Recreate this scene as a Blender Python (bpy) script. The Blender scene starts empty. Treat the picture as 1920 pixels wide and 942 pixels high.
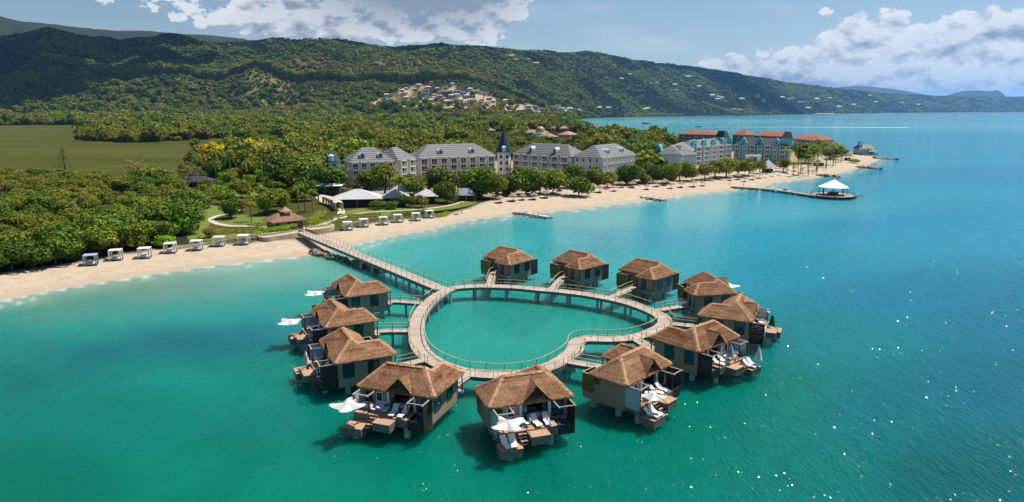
import bpy, math, random
import numpy as np
from mathutils import Vector, Matrix
R = math.radians
random.seed(7); rng = np.random.default_rng(11)
scene = bpy.context.scene
COL = scene.collection

# ------------------------------------------------------------------ camera
CAM_H, FPX, HORIZON = 38.0, 1280.0, 206.0        # metres above the sea, focal length and horizon row on a 1920 x 942 frame
PITCH = math.atan((471 - HORIZON) / FPX)
cam = bpy.data.cameras.new('camera'); cam_o = bpy.data.objects.new('camera', cam); COL.objects.link(cam_o)
cam_o.location = (0, 0, CAM_H); cam_o.rotation_euler = (R(90) - PITCH, 0, 0)
cam.sensor_width = 36; cam.lens = 36 * FPX / 1920; cam.clip_start = 0.5; cam.clip_end = 90000
scene.camera = cam_o

# ------------------------------------------------------------------ sun, sky, exposure
SUN_AZ, SUN_EL = R(56), R(61)                    # clockwise from the view direction (+Y)
sun_dir = Vector((math.sin(SUN_AZ) * math.cos(SUN_EL), math.cos(SUN_AZ) * math.cos(SUN_EL), math.sin(SUN_EL)))
sl = bpy.data.lights.new('sun', 'SUN'); sl.energy = 5.0; sl.angle = R(0.53); sl.color = (1.0, 0.94, 0.84)
so = bpy.data.objects.new('sun', sl); COL.objects.link(so); so.rotation_euler = sun_dir.to_track_quat('Z', 'Y').to_euler()
so.location = (200, 200, 900)
world = bpy.data.worlds.new('World'); scene.world = world; world.use_nodes = True
scene.view_settings.view_transform = 'Standard'; scene.view_settings.look = 'None'
scene.view_settings.exposure = 0.42; scene.view_settings.gamma = 1.0; scene.view_settings.use_curve_mapping = False
scene.cycles.use_denoising = True
scene.cycles.max_bounces = 6; scene.cycles.diffuse_bounces = 2; scene.cycles.glossy_bounces = 2
scene.cycles.transmission_bounces = 3; scene.cycles.transparent_max_bounces = 4; scene.cycles.volume_bounces = 1
scene.cycles.caustics_reflective = False; scene.cycles.caustics_refractive = False


class NG:
    """small helper to write node trees"""
    def __init__(s, nt): s.nt = nt
    def n(s, t, **kw):
        nd = s.nt.nodes.new(t)
        ins = kw.pop('ins', {})
        for k, v in kw.items(): setattr(nd, k, v)
        for k, v in ins.items():
            sock = nd.inputs[k]
            if isinstance(v, bpy.types.NodeSocket): s.nt.links.new(v, sock)
            else: sock.default_value = v
        return nd
    def m(s, op, a, b=None, c=None, clamp=False):
        nd = s.nt.nodes.new('ShaderNodeMath'); nd.operation = op; nd.use_clamp = clamp
        for i, v in enumerate((a, b, c)):
            if v is None: continue
            if isinstance(v, bpy.types.NodeSocket): s.nt.links.new(v, nd.inputs[i])
            else: nd.inputs[i].default_value = v
        return nd.outputs[0]
    def mix(s, f, a, b, mode='MIX'):
        nd = s.nt.nodes.new('ShaderNodeMix'); nd.data_type = 'RGBA'; nd.blend_type = mode
        for sock, v in ((nd.inputs[0], f), (nd.inputs[6], a), (nd.inputs[7], b)):
            if isinstance(v, bpy.types.NodeSocket): s.nt.links.new(v, sock)
            elif isinstance(v, (int, float)): sock.default_value = v
            else: sock.default_value = (*v, 1) if len(v) == 3 else v
        return nd.outputs[2]
    def ss(s, v, a, b):
        nd = s.nt.nodes.new('ShaderNodeMapRange'); nd.interpolation_type = 'SMOOTHSTEP'
        s.nt.links.new(v, nd.inputs[0]); nd.inputs[1].default_value = a; nd.inputs[2].default_value = b
        return nd.outputs[0]
    def noise(s, vec, scale, detail=4, rough=.55, out=0, **kw):
        nd = s.nt.nodes.new('ShaderNodeTexNoise')
        nd.inputs['Scale'].default_value = scale; nd.inputs['Detail'].default_value = detail; nd.inputs['Roughness'].default_value = rough
        if vec is not None: s.nt.links.new(vec, nd.inputs['Vector'])
        return nd.outputs[out]
    def link(s, a, b): s.nt.links.new(a, b)


def sky_world():
    nt = world.node_tree; nt.nodes.clear(); g = NG(nt)
    sky = g.n('ShaderNodeTexSky'); sky.sky_type = 'NISHITA'; sky.sun_disc = False
    sky.sun_elevation = SUN_EL; sky.sun_rotation = SUN_AZ; sky.altitude = 40; sky.air_density = 1.0; sky.dust_density = 0.25; sky.ozone_density = 2.2
    tc = g.n('ShaderNodeTexCoord')
    sep = g.n('ShaderNodeSeparateXYZ', ins={0: tc.outputs['Generated']})
    X, Y, Z = sep.outputs
    az = g.m('ARCTAN2', X, Y)                                   # 0 straight ahead, positive to the right
    el = g.m('ARCSINE', Z)
    # cumulus seen from the side near the horizon: noise over azimuth and (stretched) elevation
    def cl(dx, dy, detail=9):
        v = g.n('ShaderNodeCombineXYZ', ins={0: g.m('ADD', g.m('MULTIPLY', az, 1.0), dx), 1: g.m('ADD', g.m('MULTIPLY', el, 1.75), dy), 2: 0.37})
        a = g.noise(v.outputs[0], 8.0, detail, .60)
        w = g.n('ShaderNodeTexVoronoi', feature='F1', ins={'Vector': v.outputs[0], 'Scale': 26.0, 'Detail': 3.0, 'Roughness': .55})
        return g.m('ADD', a, g.m('MULTIPLY', g.m('SUBTRACT', .42, w.outputs['Distance']), .30))
    def bump(a0, e0, sa, se, amp):
        p = g.m('POWER', g.m('DIVIDE', g.m('SUBTRACT', az, a0), sa), 2.0); q = g.m('POWER', g.m('DIVIDE', g.m('SUBTRACT', el, e0), se), 2.0)
        return g.m('MULTIPLY', g.m('EXPONENT', g.m('MULTIPLY', g.m('ADD', p, q), -1.0)), amp)
    bias = None
    for b in CLOUD_BANKS:
        o = bump(*b); bias = o if bias is None else g.m('ADD', bias, o)
    d0 = g.m('ADD', cl(0, 0), bias)
    d1 = g.m('ADD', cl(0.007, 0.022), bias)                     # a little way towards the light
    cover = g.ss(d0, .64, .70)
    lit = g.m('ADD', g.m('MULTIPLY', g.m('SUBTRACT', d0, d1), 3.4), 0.78, clamp=True)
    thick = g.ss(d0, .74, 1.05)
    lit = g.m('SUBTRACT', lit, g.m('MULTIPLY', thick, .16), clamp=True)
    dark = bump(-.12, .160, .14, .045, 1.1)                      # grey underside of the big cloud over the ridge
    lit = g.m('SUBTRACT', lit, dark, clamp=True)
    ccol = g.mix(lit, CLOUD_DARK, CLOUD_LIGHT)
    thin = g.noise(g.n('ShaderNodeCombineXYZ', ins={0: g.m('MULTIPLY', az, 1.0), 1: g.m('MULTIPLY', el, 4.0), 2: 3.1}).outputs[0], 5.0, 6, .6)
    thinm = g.m('MULTIPLY', g.ss(thin, .50, .80), .25)
    skyc = g.n('ShaderNodeVectorMath', operation='SCALE', ins={0: sky.outputs[0]}); skyc.inputs['Scale'].default_value = SKY_STRENGTH
    base = g.mix(thinm, skyc.outputs[0], CLOUD_LIGHT)
    fin = g.mix(g.m('MULTIPLY', cover, .96), base, ccol)
    bg = g.n('ShaderNodeBackground', ins={'Color': fin, 'Strength': 1.0})
    out = g.n('ShaderNodeOutputWorld'); g.link(bg.outputs[0], out.inputs['Surface'])

SKY_STRENGTH = 0.065
CLOUD_LIGHT, CLOUD_DARK = (.66, .66, .67), (.20, .235, .30)
# azimuth, elevation, half widths, amount (radians): the banks of cumulus the photograph shows
CLOUD_BANKS = [(.64, .035, .32, .060, .52), (.38, .040, .14, .034, .34), (.50, .100, .14, .034, .36), (.62, .09, .12, .03, .16), (.26, .045, .10, .022, .30), (.665, .145, .05, .025, .30),
               (-.13, .165, .17, .052, .85), (-.30, .120, .09, .035, .50), (-.50, .150, .11, .034, .50), (-.10, .105, .12, .022, .30),
               (.15, .058, .03, .012, .14), (0.02, .60, 3.0, .33, .05)]
sky_world()
world.cycles.sampling_method = 'MANUAL'; world.cycles.sample_map_resolution = 256


def W(px, py, z=0.0):
    """ground position (at height z) of a surveyed frame point"""
    x = (px - 960) / FPX; y = (471 - py) / FPX
    c, s = math.cos(PITCH), math.sin(PITCH)
    d = (x, c + y * s, -s + y * c)
    t = (CAM_H - z) / -d[2]
    return (d[0] * t, d[1] * t)

# ------------------------------------------------------------------ materials
MATS = {}
def mat(name, col, rough=.8, var=.12, scale=3.0, bump=0.0, metal=0.0, spec=.3, col2=None, stretch=None, coords='Object', trans=0.0):
    if name in MATS: return MATS[name]
    m = bpy.data.materials.new(name); m.use_nodes = True; nt = m.node_tree; nt.nodes.clear(); g = NG(nt)
    tc = g.n('ShaderNodeTexCoord'); vec = tc.outputs[coords]
    if stretch:
        mp = g.n('ShaderNodeMapping', ins={0: vec}); mp.inputs['Scale'].default_value = stretch; vec = mp.outputs[0]
    nz = g.noise(vec, scale, 5, .6); big = g.noise(vec, scale * .17, 3, .5)
    c2 = col2 or tuple(c * .55 for c in col)
    f = g.m('ADD', g.m('MULTIPLY', g.m('SUBTRACT', nz, .5), 2.2), g.m('MULTIPLY', g.m('SUBTRACT', big, .5), 1.6))
    f = g.m('ADD', g.m('MULTIPLY', f, var * 4), .35 if col2 else .12, clamp=True)
    c = g.mix(f, col, c2)
    oi = g.n('ShaderNodeObjectInfo')
    c = g.mix(g.m('MULTIPLY', oi.outputs['Random'], .16), c, tuple(x * .55 for x in col))
    b = g.n('ShaderNodeBsdfPrincipled', ins={'Base Color': c, 'Roughness': rough, 'Metallic': metal, 'Specular IOR Level': spec})
    if bump:
        bp = g.n('ShaderNodeBump', ins={'Height': nz, 'Strength': bump, 'Distance': .05}); g.link(bp.outputs[0], b.inputs['Normal'])
    sh = b.outputs[0]
    if trans:
        tr = g.n('ShaderNodeBsdfTranslucent', ins={'Color': c}); ms = g.n('ShaderNodeMixShader', ins={0: trans, 1: sh, 2: tr.outputs[0]}); sh = ms.outputs[0]
    o = g.n('ShaderNodeOutputMaterial'); g.link(sh, o.inputs[0])
    MATS[name] = m; return m

LEAF = (2.5, 2.5, 1.0)
def leaf_mat(name, c1, c2, c3, trans=.25):
    """foliage: colour from a per-leaf tone and a per-tree random"""
    if name in MATS: return MATS[name]
    m = bpy.data.materials.new(name); m.use_nodes = True; nt = m.node_tree; nt.nodes.clear(); g = NG(nt)
    at = g.n('ShaderNodeAttribute', attribute_name='tone'); oi = g.n('ShaderNodeObjectInfo')
    r = oi.outputs['Random']
    k = lambda c: (c[0] * LEAF[0], c[1] * LEAF[1], c[2] * LEAF[2]); c1, c2, c3 = k(c1), k(c2), k(c3)
    c = g.mix(r, c1, c2)
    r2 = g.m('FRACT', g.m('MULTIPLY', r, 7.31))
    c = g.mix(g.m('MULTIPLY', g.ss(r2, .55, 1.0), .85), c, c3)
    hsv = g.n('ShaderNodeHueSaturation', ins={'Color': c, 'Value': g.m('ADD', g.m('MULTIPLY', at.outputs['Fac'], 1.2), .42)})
    b = g.n('ShaderNodeBsdfPrincipled', ins={'Base Color': hsv.outputs[0], 'Roughness': .6, 'Specular IOR Level': .1})
    tr = g.n('ShaderNodeBsdfTranslucent', ins={'Color': hsv.outputs[0]})
    ms = g.n('ShaderNodeMixShader', ins={0: trans, 1: b.outputs[0], 2: tr.outputs[0]})
    o = g.n('ShaderNodeOutputMaterial'); g.link(ms.outputs[0], o.inputs[0])
    MATS[name] = m; return m

def thatch_mat():
    m = bpy.data.materials.new('thatch'); m.use_nodes = True; nt = m.node_tree; nt.nodes.clear(); g = NG(nt)
    at = g.n('ShaderNodeAttribute', attribute_name='tone'); tc = g.n('ShaderNodeTexCoord')
    geo = g.n('ShaderNodeNewGeometry'); oi = g.n('ShaderNodeObjectInfo'); nz = g.noise(geo.outputs['Position'], .55, 5, .6); n2 = g.noise(geo.outputs['Position'], 9, 3, .6)
    f = g.m('ADD', at.outputs['Fac'], g.m('ADD', g.m('MULTIPLY', g.m('SUBTRACT', nz, .5), 1.1), g.m('MULTIPLY', g.m('SUBTRACT', oi.outputs['Random'], .5), .22))); f = g.m('ADD', f, g.m('MULTIPLY', g.m('SUBTRACT', n2, .5), .8), clamp=True)
    c = g.mix(f, (.15, .062, .028), (.54, .315, .185))
    b = g.n('ShaderNodeBsdfPrincipled', ins={'Base Color': c, 'Roughness': .9, 'Specular IOR Level': .1})
    o = g.n('ShaderNodeOutputMaterial'); g.link(b.outputs[0], o.inputs[0]); MATS['thatch'] = m; return m

def glass_mat(name, col, rough=.08):
    m = bpy.data.materials.new(name); m.use_nodes = True; nt = m.node_tree; nt.nodes.clear(); g = NG(nt)
    tc = g.n('ShaderNodeTexCoord'); nz = g.noise(tc.outputs['Object'], 2.0, 3, .5); oi = g.n('ShaderNodeObjectInfo')
    c = g.mix(g.ss(nz, .35, .7), col, tuple(x * .45 for x in col))
    c = g.mix(g.m('MULTIPLY', oi.outputs['Random'], .6), c, tuple(x * .4 for x in col))
    b = g.n('ShaderNodeBsdfPrincipled', ins={'Base Color': c, 'Roughness': rough, 'Specular IOR Level': .6})
    o = g.n('ShaderNodeOutputMaterial'); g.link(b.outputs[0], o.inputs[0]); MATS[name] = m; return m

thatch_mat()
M = lambda n: MATS[n]
mat('deck_wood', (.43, .36, .31), .85, .22, 2.0, .2, col2=(.30, .24, .20), stretch=(1, 1, 1))
mat('deck_warm', (.46, .29, .18), .7, .2, 3.0, .2, col2=(.34, .20, .12))
mat('fascia', (.20, .18, .165), .9, .15, 2.0, .2, col2=(.14, .125, .115))
mat('concrete', (.55, .56, .53), .9, .15, 2.0, .2, col2=(.28, .30, .27))
mat('wall_taupe', (.37, .27, .215), .85, .10, 1.2, .1, col2=(.30, .22, .175))
mat('rail_gold', (.50, .38, .16), .5, .12, 3.0)
mat('post_bronze', (.075, .075, .06), .5, .12, 3.0)
mat('dark_timber', (.035, .030, .028), .6, .15, 4.0, .2)
mat('slat_brown', (.16, .10, .07), .7, .15, 4.0, .2)
mat('olive_screen', (.19, .155, .035), .6, .12, 2.0, .1, col2=(.13, .105, .025))
mat('beam_pale', (.44, .37, .31), .8, .15, 3.0, .1)
mat('canvas_white', (.78, .77, .75), .8, .04, 2.0, 0, trans=.18)
mat('canvas_grey', (.36, .40, .45), .8, .06, 2.0)
mat('canvas_green', (.03, .10, .09), .8, .06, 2.0)
mat('cushion_white', (.74, .74, .75), .8, .05, 3.0)
mat('cushion_teal', (.05, .30, .32), .8, .08, 3.0)
mat('tub_white', (.70, .72, .75), .3, .04, 3.0)
mat('frost_panel', (.42, .52, .62), .25, .06, 1.0)
mat('net_blue', (.05, .12, .17), .4, .15, 3.0)
mat('white_paint', (.84, .84, .82), .6, .05, 2.0)
mat('hotel_grey', (.76, .75, .75), .85, .08, .4, .05)
mat('hotel_cream', (.74, .68, .60), .85, .08, .4, .05)
mat('roof_slate', (.21, .21, .215), .7, .14, 1.5, .2, col2=(.15, .15, .155))
mat('roof_slate_dark', (.045, .048, .058), .7, .14, 1.5, .2)
mat('cone_slate', (.030, .050, .075), .5, .14, 1.5, .2)
mat('teal_wall', (.17, .50, .60), .8, .08, .5, .05)
mat('teal_deep', (.04, .34, .42), .8, .08, .5, .05)
mat('ice_wall', (.50, .69, .77), .8, .08, .5, .05)
mat('terracotta', (.43, .15, .085), .85, .16, 1.2, .2, col2=(.33, .12, .07))
mat('salmon', (.52, .29, .23), .85, .12, 1.2, .1)
mat('dome_gold', (.60, .27, .08), .4, .12, 1.5)
mat('tent_white', (.56, .57, .60), .7, .06, .6, trans=.1)
mat('hut_roof', (.46, .27, .18), .9, .2, 2.5, .3, col2=(.30, .165, .11))
mat('palapa', (.42, .34, .28), .9, .2, 4.0, .4, col2=(.28, .22, .175))
mat('stone', (.33, .28, .22), .9, .25, 2.0, .5, col2=(.17, .145, .12))
mat('stone_dark', (.10, .09, .08), .9, .25, 2.0, .5)
mat('path_stone', (.55, .48, .40), .9, .12, 1.0, .1)
mat('planter_wall', (.50, .40, .29), .9, .14, 1.0, .1)
mat('trunk', (.13, .10, .075), .9, .2, 3.0, .4)
mat('palm_trunk', (.22, .18, .14), .9, .2, 3.0, .4)
mat('shade_mat', (.10, .085, .075), .9, .1, 2.0)
mat('steel_blue_roof', (.20, .27, .36), .4, .08, 1.0)
mat('flower_red', (.36, .065, .03), .7, .2, 2.0)
mat('umbrella_blue', (.05, .22, .42), .8, .08, 1.0)
mat('umbrella_red', (.55, .10, .06), .8, .08, 1.0)
mat('hull_white', (.72, .74, .76), .35, .05, 1.0)
mat('skin', (.32, .19, .13), .7, .05, 6.0)
mat('cloth_white', (.7, .7, .68), .9, .05, 6.0)
mat('house_cream', (.62, .53, .43), .9, .1, .3)
mat('house_white', (.66, .66, .64), .9, .1, .3)
mat('house_blue', (.36, .44, .52), .9, .1, .3)
mat('house_grey', (.34, .34, .35), .9, .1, .3)
mat('house_pink', (.55, .38, .32), .9, .1, .3)
mat('roof_zinc', (.42, .45, .48), .5, .15, .5)
mat('roof_dark', (.13, .13, .14), .8, .15, .5)
mat('lamp_glass', (.8, .8, .76), .3, .03, 3.0)
glass_mat('glass_teal', (.012, .085, .095)); glass_mat('glass_dark', (.028, .032, .038)); glass_mat('glass_blue', (.015, .10, .17))
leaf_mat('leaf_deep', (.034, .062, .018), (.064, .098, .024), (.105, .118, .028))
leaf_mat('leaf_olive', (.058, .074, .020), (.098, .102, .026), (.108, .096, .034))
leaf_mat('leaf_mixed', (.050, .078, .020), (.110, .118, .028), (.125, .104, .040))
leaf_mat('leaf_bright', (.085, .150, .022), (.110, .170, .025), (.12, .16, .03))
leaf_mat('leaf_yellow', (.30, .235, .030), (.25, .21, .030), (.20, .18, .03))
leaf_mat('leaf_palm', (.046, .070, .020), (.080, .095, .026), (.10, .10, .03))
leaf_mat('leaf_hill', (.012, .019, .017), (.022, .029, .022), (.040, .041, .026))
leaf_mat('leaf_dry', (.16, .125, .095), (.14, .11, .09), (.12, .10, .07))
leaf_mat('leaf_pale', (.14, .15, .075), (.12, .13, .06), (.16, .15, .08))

# ------------------------------------------------------------------ mesh builder
class MB:
    def __init__(s): s.v = []; s.f = []; s.mi = []
    def add(s, vs, fs, mi=0):
        o = len(s.v); s.v += [tuple(p) for p in vs]; s.f += [tuple(i + o for i in f) for f in fs]; s.mi += [mi] * len(fs); return s
    def box(s, x0, x1, y0, y1, z0, z1, mi=0):
        x0, x1 = min(x0, x1), max(x0, x1); y0, y1 = min(y0, y1), max(y0, y1)
        v = [(x, y, z) for z in (z0, z1) for y in (y0, y1) for x in (x0, x1)]
        return s.add(v, [(0, 2, 3, 1), (4, 5, 7, 6), (0, 1, 5, 4), (2, 6, 7, 3), (0, 4, 6, 2), (1, 3, 7, 5)], mi)
    def bar(s, a, b, w, h=None, mi=0):
        """rectangular bar from a to b, width w, height h"""
        a, b = Vector(a), Vector(b); d = b - a
        if d.length < 1e-6: return s
        h = h or w; d.normalize(); up = Vector((0, 0, 1)) if abs(d.z) < .95 else Vector((0, 1, 0))
        r = d.cross(up).normalized(); u = r.cross(d).normalized(); r *= w / 2; u *= h / 2
        v = [a - r - u, a + r - u, a + r + u, a - r + u, b - r - u, b + r - u, b + r + u, b - r + u]
        return s.add(v, [(0, 1, 2, 3), (4, 7, 6, 5), (0, 4, 5, 1), (1, 5, 6, 2), (2, 6, 7, 3), (3, 7, 4, 0)], mi)
    def cyl(s, a, b, r0, r1=None, n=10, mi=0, cap=True):
        a, b = Vector(a), Vector(b); d = (b - a).normalized(); r1 = r0 if r1 is None else r1
        up = Vector((0, 0, 1)) if abs(d.z) < .95 else Vector((1, 0, 0)); x = d.cross(up).normalized(); y = d.cross(x)
        v = []
        for c, r in ((a, r0), (b, r1)):
            for i in range(n):
                t = 2 * math.pi * i / n; v.append(c + (x * math.cos(t) + y * math.sin(t)) * r)
        f = [(i, i + n, (i + 1) % n + n, (i + 1) % n) for i in range(n)]
        if cap: f += [tuple(range(n)), tuple(range(2 * n - 1, n - 1, -1))]
        return s.add(v, f, mi)
    def prism(s, poly, z0, z1, mi=0):
        n = len(poly); v = [(p[0], p[1], z0) for p in poly] + [(p[0], p[1], z1) for p in poly]
        a = sum(poly[i][0] * poly[(i + 1) % n][1] - poly[(i + 1) % n][0] * poly[i][1] for i in range(n))
        f = [tuple(range(n - 1, -1, -1)), tuple(range(n, 2 * n))] + [(i, (i + 1) % n, (i + 1) % n + n, i + n) for i in range(n)]
        if a < 0: f = [tuple(reversed(q)) for q in f]
        return s.add(v, f, mi)
    def slab(s, pts, t, mi=0):
        """a flat polygon given thickness t downwards along its normal"""
        P = [Vector(p) for p in pts]; nrm = (P[1] - P[0]).cross(P[2] - P[0]).normalized()
        if nrm.z < 0: P.reverse(); nrm = -nrm
        n = len(P); v = P + [p - nrm * t for p in P]
        f = [tuple(range(n)), tuple(range(2 * n - 1, n - 1, -1))] + [(i, i + n, (i + 1) % n + n, (i + 1) % n) for i in range(n)]
        return s.add(v, f, mi)
    def lathe(s, prof, n=16, mi=0, c=(0, 0)):
        k = len(prof); v = []
        for r, z in prof:
            for i in range(n): t = 2 * math.pi * i / n; v.append((c[0] + r * math.cos(t), c[1] + r * math.sin(t), z))
        f = [(j * n + i, j * n + (i + 1) % n, (j + 1) * n + (i + 1) % n, (j + 1) * n + i) for j in range(k - 1) for i in range(n)]
        return s.add(v, f, mi)
    def flip(s):
        s.v = [(-x, y, z) for x, y, z in s.v]; s.f = [tuple(reversed(f)) for f in s.f]; return s
    def mesh(s, name, mats):
        me = bpy.data.meshes.new(name); me.from_pydata(s.v, [], s.f)
        for m in (mats if isinstance(mats, (list, tuple)) else [mats]): me.materials.append(M(m) if isinstance(m, str) else m)
        if any(s.mi): me.polygons.foreach_set('material_index', s.mi)
        me.update(); return me
    def build(s, name, mats, parent=None, loc=None, rz=0, smooth=False):
        me = s.mesh(name, mats)
        if smooth: me.polygons.foreach_set('use_smooth', [True] * len(me.polygons))
        return put(name, me, parent, loc, rz)

def put(name, me, parent=None, loc=None, rz=0, sc=None):
    o = bpy.data.objects.new(name, me); COL.objects.link(o)
    if parent: o.parent = parent
    if loc is not None: o.location = loc
    if rz: o.rotation_euler = (0, 0, rz)
    if sc is not None: o.scale = sc if isinstance(sc, (tuple, list)) else (sc, sc, sc)
    return o
def empty(name, loc=(0, 0, 0), rz=0):
    o = bpy.data.objects.new(name, None); COL.objects.link(o); o.location = loc; o.rotation_euler = (0, 0, rz); o.empty_display_size = .2; return o
def tag(o, label=None, cat=None, group=None, kind=None):
    if label: o['label'] = label
    if cat: o['category'] = cat
    if group: o['group'] = group
    if kind: o['kind'] = kind
    return o
def copy_tree(o, parent=None):
    c = o.copy(); COL.objects.link(c); c.parent = parent
    for ch in list(o.children): copy_tree(ch, c)
    return c
def mesh_tone(name, V, F, T, mats):
    """quads/tris from arrays with a per-face tone attribute"""
    me = bpy.data.meshes.new(name); me.from_pydata(V, [], F)
    me.materials.append(M(mats) if isinstance(mats, str) else mats)
    a = me.attributes.new('tone', 'FLOAT', 'FACE'); a.data.foreach_set('value', np.asarray(T, dtype=np.float32)); me.update(); return me

# ------------------------------------------------------------------ land and sea: surveyed outlines
_TAB = {}
def noise2(x, y, seed=0):
    """smooth value noise, numpy"""
    if seed not in _TAB: _TAB[seed] = np.random.default_rng(seed).random((256, 256))
    tab = _TAB[seed]
    xi = np.floor(x).astype(int); yi = np.floor(y).astype(int); fx = x - xi; fy = y - yi
    fx = fx * fx * (3 - 2 * fx); fy = fy * fy * (3 - 2 * fy)
    g = lambda a, b: tab[a & 255, b & 255]
    return (g(xi, yi) * (1 - fx) + g(xi + 1, yi) * fx) * (1 - fy) + (g(xi, yi + 1) * (1 - fx) + g(xi + 1, yi + 1) * fx) * fy
def fbm(x, y, oct=5, seed=0):
    s = 0; a = .5; t = 0
    for i in range(oct):
        s = s + a * noise2(x * 2 ** i + 13.7 * i, y * 2 ** i + 7.1 * i, seed + i); t += a; a *= .55
    return s / t
def poly_sdf(poly, x, y):
    """signed distance, positive inside"""
    x = np.asarray(x, float); y = np.asarray(y, float)
    d2 = np.full(x.shape, 1e18); ins = np.zeros(x.shape, bool); n = len(poly)
    for i in range(n):
        x0, y0 = poly[i]; x1, y1 = poly[(i + 1) % n]; ex, ey = x1 - x0, y1 - y0; L = ex * ex + ey * ey + 1e-12
        t = np.clip(((x - x0) * ex + (y - y0) * ey) / L, 0, 1); d2 = np.minimum(d2, (x - x0 - t * ex) ** 2 + (y - y0 - t * ey) ** 2)
        c = ((y0 > y) != (y1 > y)) & (x < (x1 - x0) * (y - y0) / (y1 - y0 + 1e-12) + x0); ins ^= c
    return np.where(ins, 1, -1) * np.sqrt(d2)
def catmull(pts, k=6, closed=False):
    P = [np.array(p, float) for p in pts]; n = len(P); out = []
    for i in range(n if closed else n - 1):
        p0 = P[(i - 1) % n] if closed or i > 0 else 2 * P[0] - P[1]; p1 = P[i]; p2 = P[(i + 1) % n]
        p3 = P[(i + 2) % n] if closed or i + 2 < n else 2 * P[-1] - P[-2]
        for j in range(k):
            t = j / k; out.append(.5 * ((2 * p1) + (-p0 + p2) * t + (2 * p0 - 5 * p1 + 4 * p2 - p3) * t * t + (-p0 + 3 * p1 - 3 * p2 + p3) * t ** 3))
    if not closed: out.append(P[-1])
    return [tuple(p) for p in out]
PX = lambda L, z=0.: [W(a, b, z) for a, b in L]

near_shore = catmull([(-520, -160), (-300, -20), (-170, 70)] + PX([(-60, 574), (0, 563), (100, 545), (200, 528), (300, 513), (400, 499), (500, 488), (580, 479), (640, 466), (690, 454), (740, 443), (800, 432), (850, 420), (900, 411), (980, 402), (1080, 392), (1144, 385), (1209, 377), (1274, 368.5), (1338, 361), (1403, 354), (1432, 352), (1440, 346), (1470, 341), (1500, 337), (1548, 330.5), (1597, 320), (1629, 308), (1647, 300), (1632, 293), (1600, 287)]), 5)
back_shore = [(300, 660), (240, 760), (170, 850), (135, 950), (120, 1150), (150, 1500), (190, 2000), (240, 2600)]
far_shore = [(340, 3050), (560, 3450), (730, 3890), (1150, 4300), (1670, 4860), (2150, 5500), (2735, 6480), (4100, 8000), (5600, 9700), (10000, 13300), (22000, 19000), (45000, 31000)]
LAND = near_shore + back_shore + far_shore + [(45000, 60000), (-60000, 60000), (-60000, -160)]

SKY_MAIN = [(-700, 120), (-300, 95), (0, 74), (55, 69), (109, 60), (150, 69), (190, 77), (238, 83), (270, 78), (340, 71), (380, 78), (425, 86), (470, 82), (510, 78), (560, 83), (620, 83), (680, 93), (750, 96), (800, 95), (850, 93), (900, 94), (960, 99), (1010, 101), (1060, 105), (1100, 107), (1150, 114), (1200, 121), (1300, 133), (1400, 148), (1480, 160), (1560, 169), (1650, 179), (1750, 184), (1920, 186), (2400, 190)]
SKY_FAR = [(-700, 10), (-200, 12), (0, 23), (40, 36), (75, 44), (110, 49), (150, 51), (185, 55), (200, 57), (238, 61), (290, 60), (340, 63), (398, 67), (430, 70), (459, 74), (500, 80), (530, 92), (600, 120), (700, 210), (2400, 230)]
SKY_HEAD = [(-700, 230), (1500, 230), (1530, 190), (1555, 166), (1600, 161), (1650, 165), (1700, 172), (1745, 181), (1800, 200), (1900, 230), (2400, 230)]
SKY_CAPE = [(-700, 230), (1750, 230), (1764, 183), (1785, 175), (1805, 171), (1832, 170), (1850, 172), (1864, 169), (1874, 174), (1884, 182), (1896, 220), (2400, 230)]
def crest_h(sky, px, yc):
    py = np.interp(px, [a for a, _ in sky], [b for _, b in sky]); v = (471 - py) / FPX
    return CAM_H + yc * (-math.sin(PITCH) + v * math.cos(PITCH)) / (math.cos(PITCH) + v * math.sin(PITCH))
def height(x, y, s):
    """terrain height; s = signed distance to the shore (positive on land)"""
    px = 960 + FPX * (x / np.maximum(y, 1)) / math.cos(PITCH)
    beach = np.clip(s * .075, -6, 2.0)
    base = np.where(s > 27, 2.0, beach) + np.clip((y - 700) / 1700, 0, 1) * 4 * np.clip(s / 200, 0, 1)
    ip = lambda a, b: np.interp(px, a, b)
    yf = ip([-400, 0, 500, 700, 850, 1000, 1100, 1200, 1400, 1500, 1700, 1920], [2300, 2350, 2250, 2050, 1950, 2400, 3100, 3950, 4900, 6550, 9800, 13500])
    yc = ip([-400, 0, 500, 900, 1200, 1400, 1500, 1700, 1920], [3700, 3800, 4000, 4600, 6300, 7600, 9200, 12800, 17500])
    def rng_(sky, yf, yc, wob, seed, fall=.5):
        t = (y - yf) / (yc - yf); hc = np.maximum(crest_h(sky, px, yc), 0)
        up = np.clip(t, 0, 1); p = .55 * up + .45 * up * up * (3 - 2 * up)
        h = hc * np.where(t < 1, p, np.clip(1 - (t - 1) * fall, .25, 1))
        rel = (1 - np.abs(fbm(x / 620, y / 620, 4, seed) - .5) * 5.0) * .6 + (fbm(x / 300, y / 420, 4, seed + 5) - .5) * 1.3
        return np.where(t < 1, np.minimum(np.maximum(h + wob * hc * rel * np.clip(5 * up * (1 - up), 0, 1), 0), hc * (.86 + .14 * up)), h)
    h = rng_(SKY_MAIN, yf, yc, .24, 3)
    h2 = rng_(SKY_FAR, yc * 1.12, yc * 1.75, .12, 9); h2 = np.where(y > yc * 1.1, h2, 0)
    h = np.maximum(h, h2)
    for sky, yy in ((SKY_HEAD, 24000.), (SKY_CAPE, 20500.)):
        hh = np.maximum(crest_h(sky, px, yy), 0); h = np.maximum(h, np.where(crest_h(sky, px, yy) > 40, hh * np.exp(-((y - yy) / 1500) ** 2), 0))
    return base + np.where(s > 0, h * np.clip(s / 120, 0, 1), 0)
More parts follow.
